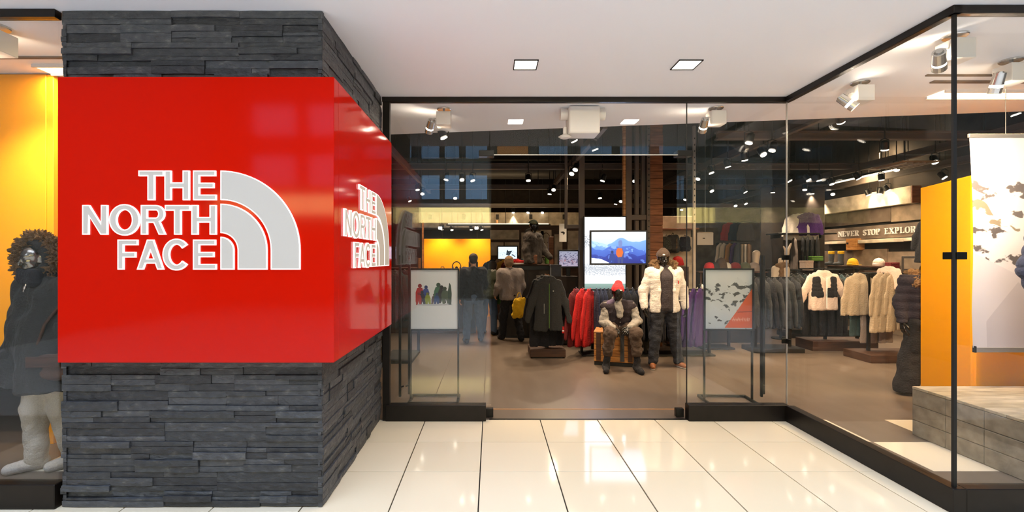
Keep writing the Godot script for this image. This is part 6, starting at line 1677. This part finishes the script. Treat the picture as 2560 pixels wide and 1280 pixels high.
func small_things() -> void:
	boot("grey rubber boot with yellow cuff, left of the pair on the wall shelf", Vector3(8.72, 1.515, -12.05), -1.6, M.c_slate, M.c_yellow, "pair of rubber boots")
	boot("grey rubber boot with yellow cuff, right of the pair on the wall shelf", Vector3(8.72, 1.515, -11.72), -1.6, M.c_slate, M.c_yellow, "pair of rubber boots")
	cap_on("yellow hat on the wall shelf beside the rubber boots", Vector3(8.7, 1.515, -11.3), M.c_yellow, 2)
	cap_on("pink-beige cap at the far end of the wall shelf", Vector3(8.75, 1.515, -10.6), M.c_rose)
	# caps on the shelf unit behind the right poster
	var cp := [["c_charcoal", 4.58, 0, "charcoal knit cap between the coral and brown caps"], ["c_coral", 4.47, 0, "coral cap at the left end of the shelf behind the right poster"], ["c_brown", 4.71, 0, "tall brown knit cap on the shelf behind the right poster"], ["c_offwhite", 4.84, 1, "off-white bobble cap on the shelf behind the right poster"], ["c_dkred", 5.0, 0, "round dark red knit cap on the shelf behind the right poster"], ["c_olive", 5.2, 2, "olive peaked cap on the shelf behind the right poster"], ["c_grey", 5.38, 0, "grey knit cap at the right end of the shelf behind the poster"]]
	for c in cp: cap_on(c[3], Vector3(c[1], 1.43, -9.62 - 0.06 * (c[2] % 2)), M[c[0]], c[2])
	var o := thing("sock_form", "pale leg-shaped sock form standing on the shelf behind the right poster", "display form", Vector3(5.48, 1.43, -9.75), 0.3)
	put("form", blob([[Vector3(0, 0.03, 0), Vector3(0, 0.03, 0.12), 0.04, 0.035], [Vector3(0, 0.04, 0), Vector3(0.03, 0.36, 0), 0.045, 0.075]], 0.013, 0.03), M.mannequin_pale, o)
	# pale torso form with a scarf
	o = thing("torso_form", "pale torso form with tan scarf and raised arm beside the right door edge", "display form", Vector3(6.1, 1.02, -9.9), 0.2)
	put("torso", blob([[Vector3(-0.07, 0.1, 0), Vector3(-0.08, 0.42, 0), 0.1, 0.11], [Vector3(0.07, 0.1, 0), Vector3(0.08, 0.42, 0), 0.1, 0.11], [Vector3(0, 0.5, 0), Vector3(0, 0.64, 0), 0.05, 0.045], [Vector3(-0.15, 0.46, 0), Vector3(-0.2, 0.2, 0.02), 0.05, 0.04], [Vector3(0.13, 0.48, 0), Vector3(0.1, 0.78, 0.06), 0.05, 0.035], [Vector3(0.1, 0.78, 0.06), Vector3(0.2, 0.98, 0.06), 0.035, 0.02], [Vector3(0.1, 0.78, 0.06), Vector3(0.02, 0.92, 0.06), 0.03, 0.016]], 0.016, 0.04), M.mannequin_pale, o)
	put("scarf", blob([[Vector3(-0.1, 0.52, 0.05), Vector3(0.1, 0.54, 0.05), 0.06, 0.06], [Vector3(-0.08, 0.5, 0.1), Vector3(-0.1, 0.2, 0.14), 0.045, 0.05]], 0.016, 0.03, {"amp": 0.02}), M.c_tan, o)
	put("stand", cyl_of(Vector3(0, -1.02, 0), Vector3(0, 0.05, 0), 0.025), M.black_metal, o)
	put("foot", cyl_of(Vector3(0, -1.02, 0), Vector3(0, -1.0, 0), 0.18, 20), M.black_metal, o)
	# backpacks on the shelf beside the timber column
	backpack("patterned grey and white backpack hung right of the timber column", at(1666, 630, 9.18), M.c_plaid, 0.2, 0.7)
	backpack("dark backpack with tan edge hung right of the patterned one", at(1682, 634, 9.22), M.c_charcoal, 0.1, 0.85)
	backpack("dark plum backpack beside the right door's edge", at(1712, 630, 9.25), M.c_plum, -0.3, 0.7)
	cap_on("red cap lying on the ledge behind the white-jacketed mannequin", at(1694, 664, 9.0), M.c_red)
	o = px_box("storage_unit", "low pale storage unit behind the white-jacketed mannequin under the backpacks", "cabinet", 1668, 667, 1722, 860, 9.0, 0.3, M.wood_dark)
	put("top", bx(Vector3(0, 1.54, 0), Vector3(0.55, 0.03, 0.34), 0.004), M.pale_wall, o)
	# shoes and bags round the parka torso
	shoe("red shoe on the tall cabinet left of the parka torso", Vector3(0.62, 1.57, -10.15), 1.2, M.c_red, "red shoes on the tall cabinet")
	shoe("second red shoe behind the first on the tall cabinet", Vector3(0.52, 1.57, -10.3), 1.3, M.c_red, "red shoes on the tall cabinet")
	shoe("white and teal shoe on the tall cabinet next to the red pair", Vector3(0.72, 1.57, -10.35), 0.9, M.c_teal)
	o = px_box("leather_box", "brown leather box standing in front of the parka torso", "box", 1320, 637, 1343, 660, 9.9, 0.16, M.wood_red, 0.01)
	put("handle", tube_of([Vector3(-0.05, 0.19, 0), Vector3(-0.03, 0.23, 0), Vector3(0.03, 0.23, 0), Vector3(0.05, 0.19, 0)], 0.008, 6), M.wood_dark, o)
	o = px_box("shoe_box", "small grey storage box above the dark zipped jackets", "box", 1378, 663, 1403, 691, 9.2, 0.2, M.c_slate, 0.006)
	put("lid", bx(Vector3(0, 0.215, 0), Vector3(0.21, 0.03, 0.21), 0.004), M.c_slate, o)
	px_box("display_plinth", "dark plinth under the grey storage box and small screen", "plinth", 1345, 691, 1445, 860, 9.2, 0.4, M.dark_wall, 0.006)
	o = thing("water_bottle", "bright green bottle on the shelf right of the parka torso", "bottle", at(1367, 660, 10.5))
	var b := B.new()
	b.lathe([[0.0, 0.0], [0.045, 0.0], [0.05, 0.02], [0.048, 0.14], [0.025, 0.17], [0.025, 0.19]], 16)
	put("body", b, M.c_green, o)
	put("cap", cyl_of(Vector3(0, 0.19, 0), Vector3(0, 0.215, 0), 0.028), M.black, o)
	o = thing("wall_poster", "pale poster with a black bird mark hanging left of the steel frame", "poster", at(1407, 582, 10.4), 0.2)
	put("board", bx(Vector3.ZERO, Vector3(0.17, 0.4, 0.012), 0.002), M.white_metal, o)
	b = B.new()
	b.prism(PackedVector2Array([Vector2(-0.06, 0.02), Vector2(0.01, 0.03), Vector2(0.05, 0.0), Vector2(0.02, -0.05), Vector2(0.0, -0.01), Vector2(-0.04, 0.0)]), 0.006, 0.009)
	put("bird_mark", b, M.black, o)
	for s in [-0.06, 0.06]: put("wire", cyl_of(Vector3(s, 0.2, 0), Vector3(s, 4.75 - o.position.y, 0), 0.003, 5), M.alu, o)
	o = px_box("display_plinth", "slim wooden plinth column between the parka torso and steel frame", "plinth", 1372, 592, 1384, 860, 10.6, 0.12, M.wood_red)
	o = thing("white_carton_sign", "pale hanging sign card with small dark mark behind the right glass door", "sign", at(1763, 597, 9.9))
	put("card", bx(Vector3.ZERO, Vector3(0.34, 0.26, 0.012), 0.003), M.white_metal, o)
	put("mark", bx(Vector3(-0.03, 0.01, 0.008), Vector3(0.05, 0.02, 0.004)), M.black, o)
	put("clip", bx(Vector3(0, 0.135, 0), Vector3(0.3, 0.02, 0.03), 0.003), M.alu, o)
	put("wire", cyl_of(Vector3(0, 0.14, 0), Vector3(0, 4.75 - o.position.y, 0), 0.004, 5), M.alu, o)
	# things on the cash desk
	o = thing("headphone_display", "pair of large black headphones standing on the cash desk", "headphones", Vector3(-0.8, 1.345, -10.85))
	var hp := []
	for i in 15: hp.append(Vector3(cos(deg_to_rad(180.0 * i / 14)) * 0.1, 0.14 + sin(deg_to_rad(180.0 * i / 14)) * 0.13, 0))
	put("headband", tube_of(hp, 0.012, 8), M.black, o)
	for s in [-1.0, 1.0]: put("ear_cup", cyl_of(Vector3(s * 0.105, 0.1, 0), Vector3(s * 0.07, 0.1, 0), 0.055, 18), M.black, o)
	put("stand", blob([[Vector3(0, 0.03, 0), Vector3(0, 0.13, 0), 0.045, 0.035]], 0.014, 0.02, {"cuts": [Plane(Vector3(0, -1, 0), 0.0)]}), M.mannequin, o)
	o = thing("till_screen", "dark till monitor on the cash desk beside the person in dark jacket", "monitor", Vector3(-0.42, 1.345, -11.0), 0.2)
	put("panel", bx(Vector3(0, 0.17, 0), Vector3(0.22, 0.2, 0.03), 0.005), M.black, o)
	put("stem", cyl_of(Vector3(0, 0.0, -0.01), Vector3(0, 0.1, -0.01), 0.018), M.black, o)
	put("foot", bx(Vector3(0, 0.008, 0), Vector3(0.16, 0.016, 0.12), 0.004), M.black, o)
	o = thing("keyboard_tray", "low black card terminal and tray on the left of the cash desk", "terminal", Vector3(-1.55, 1.345, -10.8))
	put("body", bx(Vector3(0, 0.03, 0), Vector3(0.4, 0.06, 0.2), 0.008), M.black, o)
	for k in 4: put("key", bx(Vector3(-0.12 + 0.08 * k, 0.066, 0.03), Vector3(0.05, 0.012, 0.05), 0.003), M.duct, o)
	o = thing("carry_bag", "small dark bag with arched handle on the cash desk", "bag", Vector3(-1.12, 1.345, -10.8))
	put("body", bx(Vector3(0, 0.045, 0), Vector3(0.14, 0.09, 0.1), 0.012), M.black, o)
	put("handle", tube_of([Vector3(-0.05, 0.09, 0), Vector3(-0.03, 0.15, 0), Vector3(0.03, 0.15, 0), Vector3(0.05, 0.09, 0)], 0.007, 6), M.black, o)
	# goods on the shelf in the dark left corner
	o = thing("shelf_unit", "dark shelf unit with small bright goods in the left corner behind the glass", "shelf unit", Vector3(-2.35, 0, -11.4))
	for k in 4: put("shelf", bx(Vector3(0, 0.5 + 0.32 * k, 0), Vector3(1.2, 0.03, 0.4), 0.003), M.wood_dark, o)
	for s in [-1.0, 1.0]: put("side", bx(Vector3(s * 0.6, 0.85, 0), Vector3(0.03, 1.7, 0.4), 0.003), M.wood_dark, o)
	put("back", bx(Vector3(0, 0.85, -0.2), Vector3(1.2, 1.7, 0.02)), M.dark_wall, o)
	for k in 3:
		for i in 5: shoe("small %s shoe on the %s shelf of the left corner unit, %s from left" % [["yellow", "white", "red"][(i + k) % 3], ["lowest", "middle", "upper"][k], ["first", "second", "third", "fourth", "fifth"][i]], Vector3(-2.8 + 0.22 * i, 0.515 + 0.32 * k, -11.35), 0.4, [M.c_yellow, M.c_white, M.c_red][(i + k) % 3], "%s shoes in the left corner" % ["yellow", "white", "red"][(i + k) % 3])
	# folded stacks on the dark table at the right
	o = thing("display_table", "dark table with folded clothes behind the plaid shirts on the right", "table", Vector3(7.3, 0, -11.0))
	put("top", bx(Vector3(0, 1.42, 0), Vector3(1.5, 0.04, 0.6), 0.004), M.black, o)
	for s in [[-0.7, -0.25], [0.7, -0.25], [-0.7, 0.25], [0.7, 0.25]]: put("leg", bx(Vector3(s[0], 0.7, s[1]), Vector3(0.05, 1.4, 0.05), 0.003), M.black_metal, o)
	o = px_box("folded_clothes", "folded green garment on the dark table at the right", "clothes", 2029, 640, 2059, 653, 10.9, 0.25, M.c_green, 0.012)
	put("fold", bx(Vector3(0, 0.03, 0.13), Vector3(0.26, 0.05, 0.02), 0.008), M.c_green, o)
	o = px_box("gift_box", "pale pink box on the dark table left of the green garment", "box", 2013, 652, 2034, 676, 10.6, 0.2, M.c_rose, 0.006)
	put("lid", bx(Vector3(0, 0.2, 0), Vector3(0.2, 0.04, 0.21), 0.004), M.c_rose, o)
	o = px_box("gift_box", "dark red box on the ledge above the brown jacket on the right", "box", 2227, 656, 2250, 678, 10.2, 0.16, M.c_dkred, 0.006)
	put("lid", bx(Vector3(0, 0.16, 0), Vector3(0.165, 0.025, 0.17), 0.004), M.c_dkred, o)
